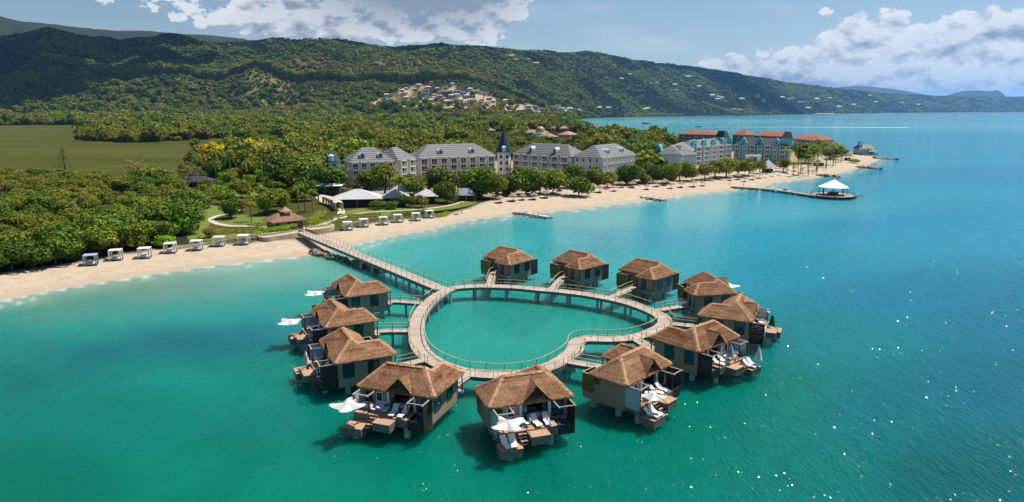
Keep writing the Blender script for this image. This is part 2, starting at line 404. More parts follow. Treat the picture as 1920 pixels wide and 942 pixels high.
SAND = near_shore[10:] + PX([(1590, 291), (1560, 299), (1500, 309), (1400, 320), (1300, 333), (1200, 344), (1100, 350), (1000, 357), (940, 370), (880, 388), (830, 399), (760, 407), (700, 415), (640, 428), (590, 437), (540, 445), (470, 452), (400, 456), (330, 460), (230, 474), (160, 487), (60, 500), (0, 509)], 2) + [(-125, 148), (-185, 85), (-330, 10)]
MEADOW = PX([(-200, 236), (160, 236), (200, 250), (330, 262), (430, 258), (450, 268), (400, 305), (310, 335), (150, 345), (0, 338), (-200, 338)], 3)
EARTH = PX([(690, 196), (742, 168), (780, 158), (850, 156), (905, 172), (930, 184), (960, 196), (985, 208), (930, 210), (840, 206), (780, 202), (700, 200)], 0) if False else None

def sheet(name, u0, u1, nu, y0, y1, ny, zfun):
    u = np.linspace(u0, u1, nu); yy = np.geomspace(y0, y1, ny); Y, U = np.meshgrid(yy, u, indexing='ij'); X = U * Y
    s = poly_sdf(LAND, X, Y); Z = zfun(X, Y, s)
    V = np.stack([X, Y, Z], -1).reshape(-1, 3); i = np.arange(ny * nu).reshape(ny, nu)
    F = np.stack([i[:-1, :-1], i[:-1, 1:], i[1:, 1:], i[1:, :-1]], -1).reshape(-1, 4)
    me = bpy.data.meshes.new(name); me.vertices.add(len(V)); me.vertices.foreach_set('co', V.ravel().astype(np.float32))
    me.loops.add(F.size); me.loops.foreach_set('vertex_index', F.ravel().astype(np.int32))
    me.polygons.add(len(F)); me.polygons.foreach_set('loop_start', np.arange(0, F.size, 4, dtype=np.int32))
    me.polygons.foreach_set('use_smooth', np.ones(len(F), bool)); me.update(); me.validate()
    return me, X, Y, Z, s
sstep = lambda v, a, b: (lambda t: t * t * (3 - 2 * t))(np.clip((v - a) / (b - a), 0, 1))

def sunlit_patch(px, y): return np.exp(-((px - 470) / 170.) ** 2 - ((y - 2620) / 300.) ** 2) + .6 * np.exp(-((px - 780) / 190.) ** 2 - ((y - 2950) / 480.) ** 2)  # straw slope, coloured paler so that it looks sunlit
def make_terrain():
    me, X, Y, Z, s = sheet('terrain', -1.5, 1.5, 520, 55, 32000, 600, height)
    jit = (fbm(X / 6, Y / 6, 3, 21) - .5) * 5
    sand = np.where(Y < 900, sstep(poly_sdf(SAND, X, Y) + jit * .5, -1.2, 1.2), 0); sand = np.maximum(sand, (s < 3) * 1.0 * (Y < 2000))
    sand = np.maximum(sand, ((s < 55) & (X > 2900) & (X < 3300)) * 1.0)
    mead = np.where(Y < 3000, sstep(poly_sdf(MEADOW, X, Y) + (fbm(X / 25, Y / 25, 4, 71) - .5) * 80 + 10, -25, 10), 0)
    px = 960 + FPX * (X / Y) / math.cos(PITCH)
    nr = Y < 700
    for P in (PX([(330, 345), (560, 330), (660, 322), (700, 384), (900, 366), (900, 400), (600, 440), (480, 452), (366, 452), (352, 400)], 2),): mead = np.maximum(mead, nr * sstep(poly_sdf(P, X, Y) + jit, -2, 2))
    earth0 = nr * sstep(poly_sdf(PX([(640, 362), (660, 318), (940, 302), (1200, 300), (1300, 286), (1480, 282), (1570, 294), (1400, 326), (1200, 344), (940, 370)], 2), X, Y) + jit * 2, -2, 2) * .75
    earth = sstep(fbm(X / 60, Y / 60, 4, 33), .36, .50) * town_mask(px, Y, Z); earth = np.maximum(earth, earth0)
    dry = sstep(fbm(X / 700, Y / 700, 4, 44), .50, .60) * np.exp(-((Y - 2700) / 500.) ** 2) * sstep(px, 260, 420) * (1 - sstep(px, 760, 900)); dry = np.clip(dry * .6 + sunlit_patch(px, Y) * sstep(fbm(X / 90, Y / 90, 4, 45), .36, .56), 0, 1)  # dry grass tone with the hill's sunlit patch painted into it
    a = me.color_attributes.new('cover', 'FLOAT_COLOR', 'POINT')
    a.data.foreach_set('color', np.stack([sand, mead, earth, dry], -1).reshape(-1).astype(np.float32))
    m = bpy.data.materials.new('ground_cover'); m.use_nodes = True; nt = m.node_tree; nt.nodes.clear(); g = NG(nt)
    at = g.n('ShaderNodeAttribute', attribute_name='cover'); sp = g.n('ShaderNodeSeparateColor', ins={0: at.outputs['Color']})
    geo = g.n('ShaderNodeNewGeometry'); pos = geo.outputs['Position']; z = g.n('ShaderNodeSeparateXYZ', ins={0: pos}).outputs[2]
    fl = g.mix(g.ss(g.noise(pos, .05, 5), .35, .65), (.017, .026, .013), (.034, .036, .016))
    mps = g.n('ShaderNodeMapping', ins={0: pos}); mps.inputs['Scale'].default_value = (.35, 1, 1); n1 = g.noise(mps.outputs[0], .009, 7, .7); n2 = g.noise(mps.outputs[0], .045, 6, .7)
    md = g.mix(g.ss(n1, .35, .65), (.046, .058, .007), (.090, .080, .014)); md = g.mix(g.m('MULTIPLY', g.ss(n2, .45, .7), .7), md, (.035, .044, .008))
    sd = g.mix(g.ss(g.noise(pos, .35, 6, .65), .35, .7), (.47, .38, .288), (.39, .31, .226))
    sd = g.mix(g.m('MULTIPLY', g.ss(g.noise(pos, 1.6, 4, .7), .55, .8), .5), sd, (.35, .27, .185))
    wet = g.m('SUBTRACT', 1.0, g.ss(g.m('ADD', z, g.m('MULTIPLY', g.noise(pos, .4, 3), .3)), .28, .62)); sd = g.mix(g.m('MULTIPLY', wet, .7), sd, (.36, .30, .22))
    er = g.mix(g.noise(pos, .05, 4), (.36, .24, .14), (.46, .36, .22))
    c = g.mix(at.outputs['Alpha'], fl, (.19, .16, .062)); c = g.mix(sp.outputs[1], c, md); c = g.mix(sp.outputs[2], c, er); c = g.mix(sp.outputs[0], c, sd)
    b = g.n('ShaderNodeBsdfPrincipled', ins={'Base Color': c, 'Roughness': .95, 'Specular IOR Level': .1})
    bp = g.n('ShaderNodeBump', ins={'Height': g.noise(pos, .8, 5, .7), 'Strength': .5, 'Distance': .25}); g.link(bp.outputs[0], b.inputs['Normal'])
    o = g.n('ShaderNodeOutputMaterial'); g.link(b.outputs[0], o.inputs[0]); me.materials.append(m)
    return tag(put('terrain', me), kind='structure')
TOWN = [(690, 196), (742, 170), (780, 158), (850, 156), (905, 172), (930, 184), (960, 194), (1010, 198), (1088, 204), (1095, 216), (1000, 216), (930, 213), (840, 208), (780, 204), (700, 202)]
def town_mask(px, y, z):
    py = 471 - FPX * np.tan(np.arctan2(z - CAM_H, y) + PITCH)
    return sstep(poly_sdf(TOWN, px, py), -2, 3) * (y < 3600)

# water colour where the sea is shallow, over seagrass, and deep (surveyed frame point, display colour)
SEA = [((0, 590), (54.8, 152.5, 136.5)), ((120, 575), (87.7, 152.7, 135.9)), ((300, 540), (106.3, 153.4, 136.9)), ((480, 512), (116.3, 166.6, 148.3)), ((600, 505), (108.7, 183.1, 163.9)), ((0, 640), (0.0, 133.9, 122.2)),
       ((200, 620), (4.3, 163.3, 143.4)), ((380, 600), (16.6, 163.5, 143.9)), ((0, 720), (0.0, 116.9, 107.5)), ((250, 760), (0.0, 122.0, 107.4)), ((70, 905), (0.0, 112.7, 92.3)), ((400, 900), (0.0, 127.5, 104.6)),
       ((480, 690), (0.0, 135.7, 115.8)), ((320, 640), (0.0, 90.6, 123.5)), ((430, 625), (0.0, 97.9, 125.2)), ((200, 660), (0.0, 101.2, 115.1)), ((300, 690), (0.0, 146.3, 125.6)), ((560, 560), (0.0, 150.3, 138.6)),
       ((700, 900), (0.0, 127.5, 105.7)), ((960, 930), (0.0, 123.0, 101.3)), ((1000, 610), (38.8, 160.6, 145.6)), ((900, 640), (40.5, 159.4, 145.3)), ((740, 540), (14.7, 163.4, 155.2)), ((860, 490), (28.1, 178.5, 173.9)),
       ((740, 465), (52.6, 180.3, 174.5)), ((900, 440), (12.3, 161.9, 161.3)), ((1100, 415), (85.9, 184.4, 189.5)), ((1000, 450), (53.9, 181.7, 186.2)), ((1150, 445), (0.0, 159.7, 186.8)), ((1300, 400), (51.5, 180.2, 199.1)),
       ((1350, 450), (0.0, 162.9, 194.2)), ((1250, 490), (20.4, 169.7, 179.4)), ((1450, 500), (0.0, 146.1, 175.6)), ((1600, 420), (0.0, 151.6, 187.3)), ((1790, 405), (0.0, 151.0, 184.2)), ((1900, 605), (0.0, 116.4, 141.6)),
       ((1700, 560), (0.0, 124.4, 158.6)), ((1560, 640), (0.0, 130.4, 135.8)), ((1450, 760), (0.0, 124.2, 107.7)), ((1300, 850), (0.0, 121.2, 102.2)), ((1600, 760), (0.0, 111.4, 122.2)), ((1850, 720), (0.0, 106.5, 126.1)),
       ((1800, 900), (0.0, 96.2, 98.5)), ((1500, 920), (0.0, 117.6, 110.5)), ((1700, 300), (19.2, 166.0, 198.7)), ((1850, 260), (0.0, 165.1, 202.1)), ((1750, 225), (37.0, 180.8, 215.2)), ((1560, 235), (63.9, 197.3, 218.3)),
       ((1240, 228), (141.6, 237.1, 243.4)), ((1650, 350), (0.0, 162.6, 194.0)), ((1470, 400), (84.4, 190.8, 207.9)), ((1880, 330), (0.0, 149.1, 187.5)), ((1180, 780), (0.0, 121.2, 101.5)), ((1400, 740), (0.0, 120.3, 103.5))]
def s2l(c): c = np.asarray(c, float) / 255; return np.where(c <= .04045, c / 12.92, ((c + .055) / 1.055) ** 2.4)
def make_sea():
    u = np.concatenate([np.linspace(-6, -1.3, 40)[:-1], np.linspace(-1.3, 1.3, 560), np.linspace(1.3, 6, 40)[1:]]); yy = np.geomspace(12, 60000, 420)
    Y, U = np.meshgrid(yy, u, indexing='ij'); X = U * Y; ny, nu = X.shape
    s = -poly_sdf(LAND, X, Y)                                    # positive out at sea
    P = np.array([W(*p) for p, _ in SEA]); C = np.array([s2l(c) for _, c in SEA]); lu = P[:, 0] / P[:, 1]; lv = np.log(P[:, 1])
    D = ((U[..., None] - lu) / .16) ** 2 + ((np.log(Y)[..., None] - lv) / .16) ** 2
    Wt = 1 / (D + .3) ** 2.0; col = (Wt[..., None] * C).sum(2) / Wt.sum(2)[..., None]
    pale = (1 - sstep(s + (fbm(X / 14, Y / 14, 4, 5) - .5) * 10, 0, 15)) * (Y < 900)
    col = col * (1 - pale[..., None] * .62) + np.array([.40, .55, .45]) * pale[..., None] * .62
    grass = sstep(fbm(X / 16, Y / 26, 5, 61), .52, .66) * sstep(s, 12, 40) * .30 * (Y < 260) * (X < 30)
    col = col * (1 - grass[..., None] * np.array([.75, .42, .42]))
    col = col * SEA_ALBEDO
    i = np.arange(ny * nu).reshape(ny, nu); F = np.stack([i[:-1, :-1], i[:-1, 1:], i[1:, 1:], i[1:, :-1]], -1).reshape(-1, 4)
    V = np.stack([X, Y, np.zeros_like(X)], -1).reshape(-1, 3).tolist(); F = F.tolist()
    k = len(V); V += [(-4000, 12.0, 0), (4000, 12.0, 0), (4000, -4000, 0), (-4000, -4000, 0)]; F.append((k, k + 3, k + 2, k + 1))
    me = bpy.data.meshes.new('sea'); me.from_pydata(V, [], F)
    foam = .8 * (1 - sstep(s + (fbm(X / 2.2, Y / 2.2, 3, 8) - .5) * 1.5, .0, .8)) * (Y < 700)
    foam = np.maximum(foam, .35 * np.exp(-((s - 4.5 - (fbm(X / 18, Y / 18, 3, 81) - .5) * 7) / .55) ** 2) * (Y < 700) * sstep(fbm(X / 9, Y / 9, 3, 82), .45, .6))
    a = me.color_attributes.new('depth_colour', 'FLOAT_COLOR', 'POINT')
    rgba = np.concatenate([np.concatenate([col, foam[..., None]], -1).reshape(-1, 4), np.tile([.0, .10, .07, 0], (4, 1))])
    a.data.foreach_set('color', rgba.reshape(-1).astype(np.float32)); me.update()
    m = bpy.data.materials.new('sea_water'); m.use_nodes = True; nt = m.node_tree; nt.nodes.clear(); g = NG(nt)
    at = g.n('ShaderNodeAttribute', attribute_name='depth_colour'); geo = g.n('ShaderNodeNewGeometry'); pos = geo.outputs['Position']
    mp = g.n('ShaderNodeMapping', ins={0: pos}); mp.inputs['Rotation'].default_value = (0, 0, R(-32)); mp.inputs['Scale'].default_value = (1.0, .42, 1)
    w1 = g.noise(mp.outputs[0], .55, 3, .55); w2 = g.noise(mp.outputs[0], 2.2, 3, .6); w3 = g.noise(pos, .06, 3, .5)
    hgt = g.m('ADD', g.m('ADD', g.m('MULTIPLY', w1, .62), g.m('ADD', g.m('MULTIPLY', w2, .40), g.m('MULTIPLY', g.noise(pos, 6.5, 2, .5), .085))), g.m('MULTIPLY', w3, .5))
    # water colour goes lighter and darker with the ripple height
    wind = g.ss(g.m('ADD', g.n('ShaderNodeSeparateXYZ', ins={0: pos}).outputs[0], g.m('MULTIPLY', g.noise(pos, .03, 3, .6), 30.0)), -35, 50)      # the bay is calmer in the lee of the beach
    vary = g.m('ADD', 1.03, g.m('MULTIPLY', g.m('SUBTRACT', g.m('ADD', g.m('MULTIPLY', w1, .65), g.m('MULTIPLY', w2, .35)), .5), g.m('ADD', .22, g.m('MULTIPLY', wind, .50))))
    sc = g.n('ShaderNodeVectorMath', operation='SCALE', ins={0: at.outputs['Color'], 'Scale': vary})
    c = g.mix(at.outputs['Alpha'], sc.outputs[0], (.72, .74, .72))
    bp = g.n('ShaderNodeBump', ins={'Height': hgt, 'Strength': g.m('ADD', .35, g.m('MULTIPLY', wind, .65)), 'Distance': .55})
    b = g.n('ShaderNodeBsdfPrincipled', ins={'Base Color': c, 'Roughness': .05, 'IOR': 1.33, 'Subsurface Weight': .75, 'Subsurface Radius': (1.0, 1.6, 1.5), 'Subsurface Scale': 3.2, 'Specular IOR Level': .16, 'Normal': bp.outputs[0]}, subsurface_method='BURLEY')
    # small steep wavelets: each a flat facet that mirrors the sun when it happens to face half way
    vo = g.n('ShaderNodeTexVoronoi', voronoi_dimensions='2D', feature='F1', ins={'Vector': mp.outputs[0], 'Scale': FACET}); rc = g.n('ShaderNodeSeparateColor', ins={0: vo.outputs['Color']})
    gate = g.ss(g.noise(pos, .16, 4, .65), .36, .60)
    sx = g.m('MULTIPLY', g.m('SUBTRACT', g.m('ADD', rc.outputs[0], rc.outputs[1]), 1.0), SLOPE); sy = g.m('MULTIPLY', g.m('SUBTRACT', g.m('ADD', rc.outputs[2], g.m('FRACT', g.m('MULTIPLY', rc.outputs[0], 37.7))), 1.0), SLOPE)
    fn = g.n('ShaderNodeVectorMath', operation='NORMALIZE', ins={0: g.n('ShaderNodeCombineXYZ', ins={0: g.m('MULTIPLY', sx, gate), 1: g.m('MULTIPLY', sy, gate), 2: 1.0}).outputs[0]})
    gl = g.n('ShaderNodeBsdfGlossy', ins={'Color': (.0065, .0065, .0065, 1), 'Roughness': .11, 'Normal': fn.outputs[0]})
    ad = g.n('ShaderNodeAddShader'); g.link(b.outputs[0], ad.inputs[0]); g.link(gl.outputs[0], ad.inputs[1])
    o = g.n('ShaderNodeOutputMaterial'); g.link(ad.outputs[0], o.inputs[0]); me.materials.append(m)
    return tag(put('sea', me), kind='structure')
SEA_ALBEDO = .62; FACET, SLOPE = 11.0, .60
make_terrain(); make_sea()

def make_haze():
    """the air: far hills fade to blue"""
    mb = MB(); mb.box(-46000, 46000, -5000, 61000, -9, HAZE_TOP); o = mb.build('haze', [])
    m = bpy.data.materials.new('haze_air'); m.use_nodes = True; nt = m.node_tree; nt.nodes.clear(); g = NG(nt)
    v = g.n('ShaderNodeVolumePrincipled'); v.inputs['Color'].default_value = (.26, .54, 1.0, 1); v.inputs['Density'].default_value = HAZE_DENSITY; v.inputs['Anisotropy'].default_value = .2
    ou = g.n('ShaderNodeOutputMaterial'); g.link(v.outputs[0], ou.inputs['Volume']); o.data.materials.append(m)
    return tag(o, 'thin blue haze in the air over the coast', None, None, 'stuff')
HAZE_TOP, HAZE_DENSITY = 1180.0, 2.6e-5
make_haze()

# ------------------------------------------------------------------ boardwalk
DECK_Z = 2.6
def board_mat():
    m = bpy.data.materials.new('deck_boards'); m.use_nodes = True; nt = m.node_tree; nt.nodes.clear(); g = NG(nt)
    at = g.n('ShaderNodeAttribute', attribute_name='tone'); geo = g.n('ShaderNodeNewGeometry')
    big = g.noise(geo.outputs['Position'], .25, 4, .6); fine = g.noise(geo.outputs['Position'], 6, 3, .6)
    f = g.m('ADD', g.m('MULTIPLY', at.outputs['Fac'], .55), g.m('MULTIPLY', g.m('SUBTRACT', big, .3), .9)); f = g.m('ADD', f, g.m('MULTIPLY', g.m('SUBTRACT', fine, .5), .5), clamp=True)
    c = g.mix(f, (.30, .24, .20), (.54, .465, .40))
    b = g.n('ShaderNodeBsdfPrincipled', ins={'Base Color': c, 'Roughness': .85, 'Specular IOR Level': .2})
    o = g.n('ShaderNodeOutputMaterial'); g.link(b.outputs[0], o.inputs[0]); MATS['deck_boards'] = m
board_mat()
def resample(P, step, closed):
    P = np.array(P, float)
    if closed: P = np.vstack([P, P[:1]])
    d = np.r_[0, np.cumsum(np.hypot(*np.diff(P, axis=0).T))]; n = max(2, int(round(d[-1] / step)))
    t = np.linspace(0, d[-1], n + 1); Q = np.stack([np.interp(t, d, P[:, 0]), np.interp(t, d, P[:, 1])], 1)
    return (Q[:-1] if closed else Q), d[-1]
def normals(Q, closed):
    n = len(Q); T = np.zeros_like(Q)
    for i in range(n):
        a = Q[(i - 1) % n] if closed or i > 0 else Q[i]; b = Q[(i + 1) % n] if closed or i < n - 1 else Q[i]; T[i] = (b - a) / (np.hypot(*(b - a)) + 1e-9)
    return np.stack([-T[:, 1], T[:, 0]], 1)
POST = None
def post_mesh():
    global POST
    if POST is None: POST = MB().box(-.035, .035, -.035, .035, 0, 1.06).mesh('post', 'post_bronze')
    return POST
def rail_run(pts, parent, z, spacing=2.45, h=1.08):
    """one handrail along pts with its posts"""
    Q, L = resample(pts, .8, False)
    if L < .8: return
    mb = MB(); zz = (lambda i: z[0] + (z[1] - z[0]) * i / (len(Q) - 1)) if isinstance(z, tuple) else (lambda i: z)
    N = normals(Q, False); vs = []; k = len(Q)
    for i in range(k):
        for (o, dz) in ((-.055, -.03), (.055, -.03), (.055, .035), (-.055, .035)): vs.append((Q[i][0] + N[i][0] * o, Q[i][1] + N[i][1] * o, zz(i) + h + dz))
    fs = [(i * 4 + a, i * 4 + (a + 1) % 4, i * 4 + 4 + (a + 1) % 4, i * 4 + 4 + a) for i in range(k - 1) for a in range(4)] + [(3, 2, 1, 0), (4 * k - 4, 4 * k - 3, 4 * k - 2, 4 * k - 1)]
    mb.add(vs, fs); hr = mb.build('handrail', 'rail_gold', parent)
    Pq, _ = resample(pts, spacing, False)
    for i, p in enumerate(Pq):
        zf = z[0] + (z[1] - z[0]) * i / (len(Pq) - 1) if isinstance(z, tuple) else z
        put('post', post_mesh(), hr, (p[0], p[1], zf))
    return hr
def walkway(name, label, cat, pts, width=2.6, z=DECK_Z, closed=False, gaps=(), group=None, piles=6.5, rails=True, pile_r=.27, board=.30, fascia=.5, trim=0.0, skip_piles=None):
    root = tag(empty(name, (0, 0, 0)), label, cat, group)
    Q, L = resample(pts, .5, closed); N = normals(Q, closed); n = len(Q); hw = width / 2
    zz = (lambda i: z[0] + (z[1] - z[0]) * i / (n - 1)) if isinstance(z, tuple) else (lambda i: z)
    # boards
    B, _ = resample(pts, board, closed); NB = normals(B, closed); m = len(B); V = []; F = []; T = []
    zb = (lambda i: z[0] + (z[1] - z[0]) * i / (m - 1)) if isinstance(z, tuple) else (lambda i: z)
    for i in range(m if closed else m - 1):
        j = (i + 1) % m; a, b = B[i], B[j]; k = len(V); g = .035
        a2 = a + (b - a) * g; b2 = b - (b - a) * g
        for p, nn, zc in ((a2, NB[i], zb(i)), (b2, NB[j], zb(j if j else i))):
            for s in (-1, 1):
                q = p + nn * s * hw; V.append((q[0], q[1], zc)); V.append((q[0], q[1], zc - .05))
        F += [(k, k + 2, k + 6, k + 4), (k, k + 4, k + 5, k + 1), (k + 2, k + 3, k + 7, k + 6), (k, k + 1, k + 3, k + 2), (k + 4, k + 6, k + 7, k + 5)]; T += [random.random()] * 5
    F = [tuple(reversed(f)) for f in F]
    put('deck', mesh_tone('deck', V, F, T, 'deck_boards'), root)
    # side beams and soffit
    mb = MB(); vs = []
    for i in range(n):
        for s, zo in ((-1, -.06), (1, -.06), (1, -.06 - fascia), (-1, -.06 - fascia)):
            q = Q[i] + N[i] * s * (hw - .03); vs.append((q[0], q[1], zz(i) + zo))
    k = n if closed else n - 1
    fs = [(i * 4 + a, ((i + 1) % n) * 4 + a, ((i + 1) % n) * 4 + (a + 1) % 4, i * 4 + (a + 1) % 4) for i in range(k) for a in range(4)]
    if not closed: fs += [(0, 1, 2, 3), (4 * n - 1, 4 * n - 2, 4 * n - 3, 4 * n - 4)]
    mb.add(vs, fs); mb.build('side_beam', 'fascia', root)
    if piles:
        Pp, _ = resample(pts, piles, closed); NP = normals(Pp, closed)
        for i, p in enumerate(Pp):
            zt = (z[0] + (z[1] - z[0]) * i / max(1, len(Pp) - 1)) if isinstance(z, tuple) else z
            if skip_piles and skip_piles(p): continue
            for s in ((-1, 1) if width > 2.2 else (0,)):
                q = p + NP[i] * s * (hw - .5)
                put('pile', pile_mesh(pile_r), root, (q[0], q[1], 0), 0, (1, 1, (zt - .4) / 2.2))
    if rails:
        for s in (-1, 1):
            run = []
            for i in range(n + (1 if closed else 0)):
                q = Q[i % n] + N[i % n] * s * (hw - .1)
                if any(math.hypot(q[0] - gx, q[1] - gy) < gr for gx, gy, gr in gaps): 
                    if len(run) > 2: rail_run(run, root, z if not isinstance(z, tuple) else z)
                    run = []
                else: run.append(tuple(q))
            if len(run) > 2: rail_run(run, root, z)
    return root
PILE = {}
def pile_mesh(r):
    if r not in PILE: PILE[r] = MB().cyl((0, 0, -1.5), (0, 0, 2.2), r, r, 12).mesh('pile', 'concrete')
    return PILE[r]
ring_px = [(890, 536.5), (930, 536.5), (968, 538), (1011, 542), (1055, 546), (1099, 551.5), (1142, 559), (1175, 566.5), (1207, 577), (1234, 589), (1247, 601), (1240, 613), (1214, 625), (1180, 633), (1140, 635.5), (1100, 635), (1082, 641), (1078, 655), (1058, 672), (1030, 687), (1000, 696), (960, 701.5), (920, 702), (880, 698.5), (845, 690), (815, 677), (793, 660), (783, 640), (781, 615), (785, 595), (797, 575), (818, 556), (848, 540.5)]
RING = catmull([W(a, b, DECK_Z) for a, b in ring_px], 6, True)
ringA = np.array(RING)

# ------------------------------------------------------------------ villas: (ridge ends surveyed at 7.45 m), facing of the sea front, mirrored plan
VILLAS = {
 'A': ((936.7, 461.5), (970.6, 467.6), 48, 1), 'B': ((1068.2, 468.3), (1103.4, 475.7), 43, 1), 'C': ((1194, 484.4), (1235.6, 492), 45, 1), 'D': ((1318.8, 509.1), (1345.1, 522.6), 10, 1),
 'E': ((1388.1, 551.3), (1380.1, 565.6), -25, 1), 'F': ((1339.7, 599.7), (1297.3, 614.5), -49, 1), 'G': ((1207, 648.6), (1160.3, 668.7), -44, 0), 'H': ((1020.1, 695.5), (942.6, 705), -72, 0),
 'I': ((727.3, 679), (795.9, 688.9), -110, 0), 'J': ((642.1, 613.3), (659.4, 634.6), -154, 0), 'K': ((619.6, 559.5), (636.8, 576.2), -152, 0), 'L': ((654.6, 513.1), (670, 524.5), -151, 0)}
V_SHORT = {'A': 'the far-row villa nearest the shore bridge', 'B': 'the middle villa of the far row', 'C': 'the rightmost villa of the far row', 'D': 'the rearmost right-hand villa', 'E': 'the outermost right-hand villa',
           'F': 'the right-hand villa beside the heart cusp', 'G': 'the front right villa', 'H': 'the frontmost villa', 'I': 'the front left villa', 'J': 'the nearest of three left-hand villas', 'K': 'the middle of three left-hand villas', 'L': 'the farthest of three left-hand villas'}
V_LABEL = {'A': 'thatched overwater villa with olive screen, in the far row nearest the shore bridge', 'B': 'thatched overwater villa with olive screen, middle one of the far row of three',
           'C': 'thatched overwater villa with olive screen, rightmost of the far row of three', 'D': 'thatched overwater villa with white parasol behind, rearmost of the right-hand cluster',
           'E': 'thatched overwater villa farthest out on the right, dark green folded parasol on its deck', 'F': 'thatched overwater villa with two folded parasols, right of the heart-shaped walkway',
           'G': 'thatched overwater villa with pale blue bath screen at the front right', 'H': 'thatched overwater villa at the front centre, its doors open behind two white loungers',
           'I': 'thatched overwater villa at front left with long ridge and open white parasol', 'J': 'thatched overwater villa with folded white parasol, nearest of three on the left',
           'K': 'thatched overwater villa with open white parasol, middle of three on the left', 'L': 'thatched overwater villa closest to the rocks, farthest of three on the left'}
EAVE, RIDGE = 5.15, 7.45
def roof_planes():
    e, r = EAVE, RIDGE; mz = .05
    P = lambda x, f, z: Vector((x, -f, z))
    main = [[P(-5.2, 2.9, e), P(5.2, 2.9, e), P(2.6, mz, r), P(-2.6, mz, r)], [P(5.2, -2.8, e), P(-5.2, -2.8, e), P(-2.6, mz, r), P(2.6, mz, r)],
            [P(-5.2, -2.8, e), P(-5.2, 2.9, e), P(-2.6, mz, r)], [P(5.2, 2.9, e), P(5.2, -2.8, e), P(2.6, mz, r)]]
    wz = e + 1.65
    wing = [[P(5.21, -.3, e - .01), P(5.21, -5.5, e - .01), P(3.1, -3.7, wz), P(3.1, -.7, wz)], [P(1.0, -5.5, e - .01), P(1.0, -2.6, e - .01), P(3.1, -.7, wz), P(3.1, -3.7, wz)], [P(5.21, -5.5, e - .01), P(1.0, -5.5, e - .01), P(3.1, -3.7, wz)]]
    dz = e + 1.75
    dorm = [[P(-1.05, 3.05, e - .05), P(.6, 3.05, dz), P(.6, .72, dz), P(-1.05, 2.6, e - .02)], [P(.6, 3.05, dz), P(2.25, 3.05, e - .05), P(2.25, 2.6, e - .02), P(.6, .72, dz)]]
    return main, wing, dorm
def thatch_on(planes, dens=1.0, lift=.05):
    """courses of reed bundles over planar roof faces"""
    V = []; F = []; T = []; r = random.Random(3)
    for pl in planes:
        c = [Vector(p) for p in pl]; n = (c[1] - c[0]).cross(c[2] - c[0]).normalized()
        if n.z < 0: n = -n
        up = (Vector((0, 0, 1)) - n * n.z).normalized(); side = up.cross(n).normalized()
        o = c[0]; uv = [((p - o).dot(side), (p - o).dot(up)) for p in c]
        u0, u1 = min(a for a, _ in uv), max(a for a, _ in uv); v0, v1 = min(b for _, b in uv), max(b for _, b in uv)
        def inside(u, v):
            ins = False; k = len(uv)
            for i in range(k):
                (xa, ya), (xb, yb) = uv[i], uv[(i + 1) % k]
                if (ya > v) != (yb > v) and u < (xb - xa) * (v - ya) / (yb - ya + 1e-12) + xa: ins = not ins
            return ins
        row = v0 - .02
        while row < v1:
            u = u0; rt = r.uniform(-.22, .22)
            while u < u1:
                uu = u + r.uniform(-.05, .05); vv = row + r.uniform(-.05, .05)
                if inside(uu, max(vv, v0 + .02)):
                    w = r.uniform(.03, .055); L = r.uniform(.26, .44); k = len(V); h = r.uniform(.02, .06) + lift; sk = r.uniform(-.07, .07)
                    top = o + side * uu + up * (vv + L * .6); bot = o + side * (uu + sk) + up * (vv - L * .4)
                    V += [top - side * w + n * .02, top + side * w + n * .02, bot + side * w * .8 + n * h, bot - side * w * .8 + n * h]
                    F.append((k, k + 3, k + 2, k + 1)); T.append(min(1, max(0, .42 + rt + r.gauss(0, .14))))
                u += .072 / dens
            row += .15 / dens
        # fringe along the eave
        lo = [p for p in c if abs(p.z - min(q.z for q in c)) < .06]
        if len(lo) >= 2:
            a, b = lo[0], lo[1]; L = (b - a).length
            for i in range(int(L / .055)):
                p = a + (b - a) * (i * .055 / L); k = len(V); w = .05; out = -up
                q = p + out * r.uniform(.06, .2) + Vector((0, 0, -r.uniform(.10, .26)))
                V += [p - side * w + n * .06, p + side * w + n * .06, q + side * w * .5, q - side * w * .5]; F.append((k, k + 3, k + 2, k + 1)); T.append(min(1, max(0, r.gauss(.5, .22))))
    return V, F, T
def flipVF(V, F, mir):
    if not mir: return V, F
    return [(-v[0], v[1], v[2]) for v in V], [tuple(reversed(f)) for f in F]

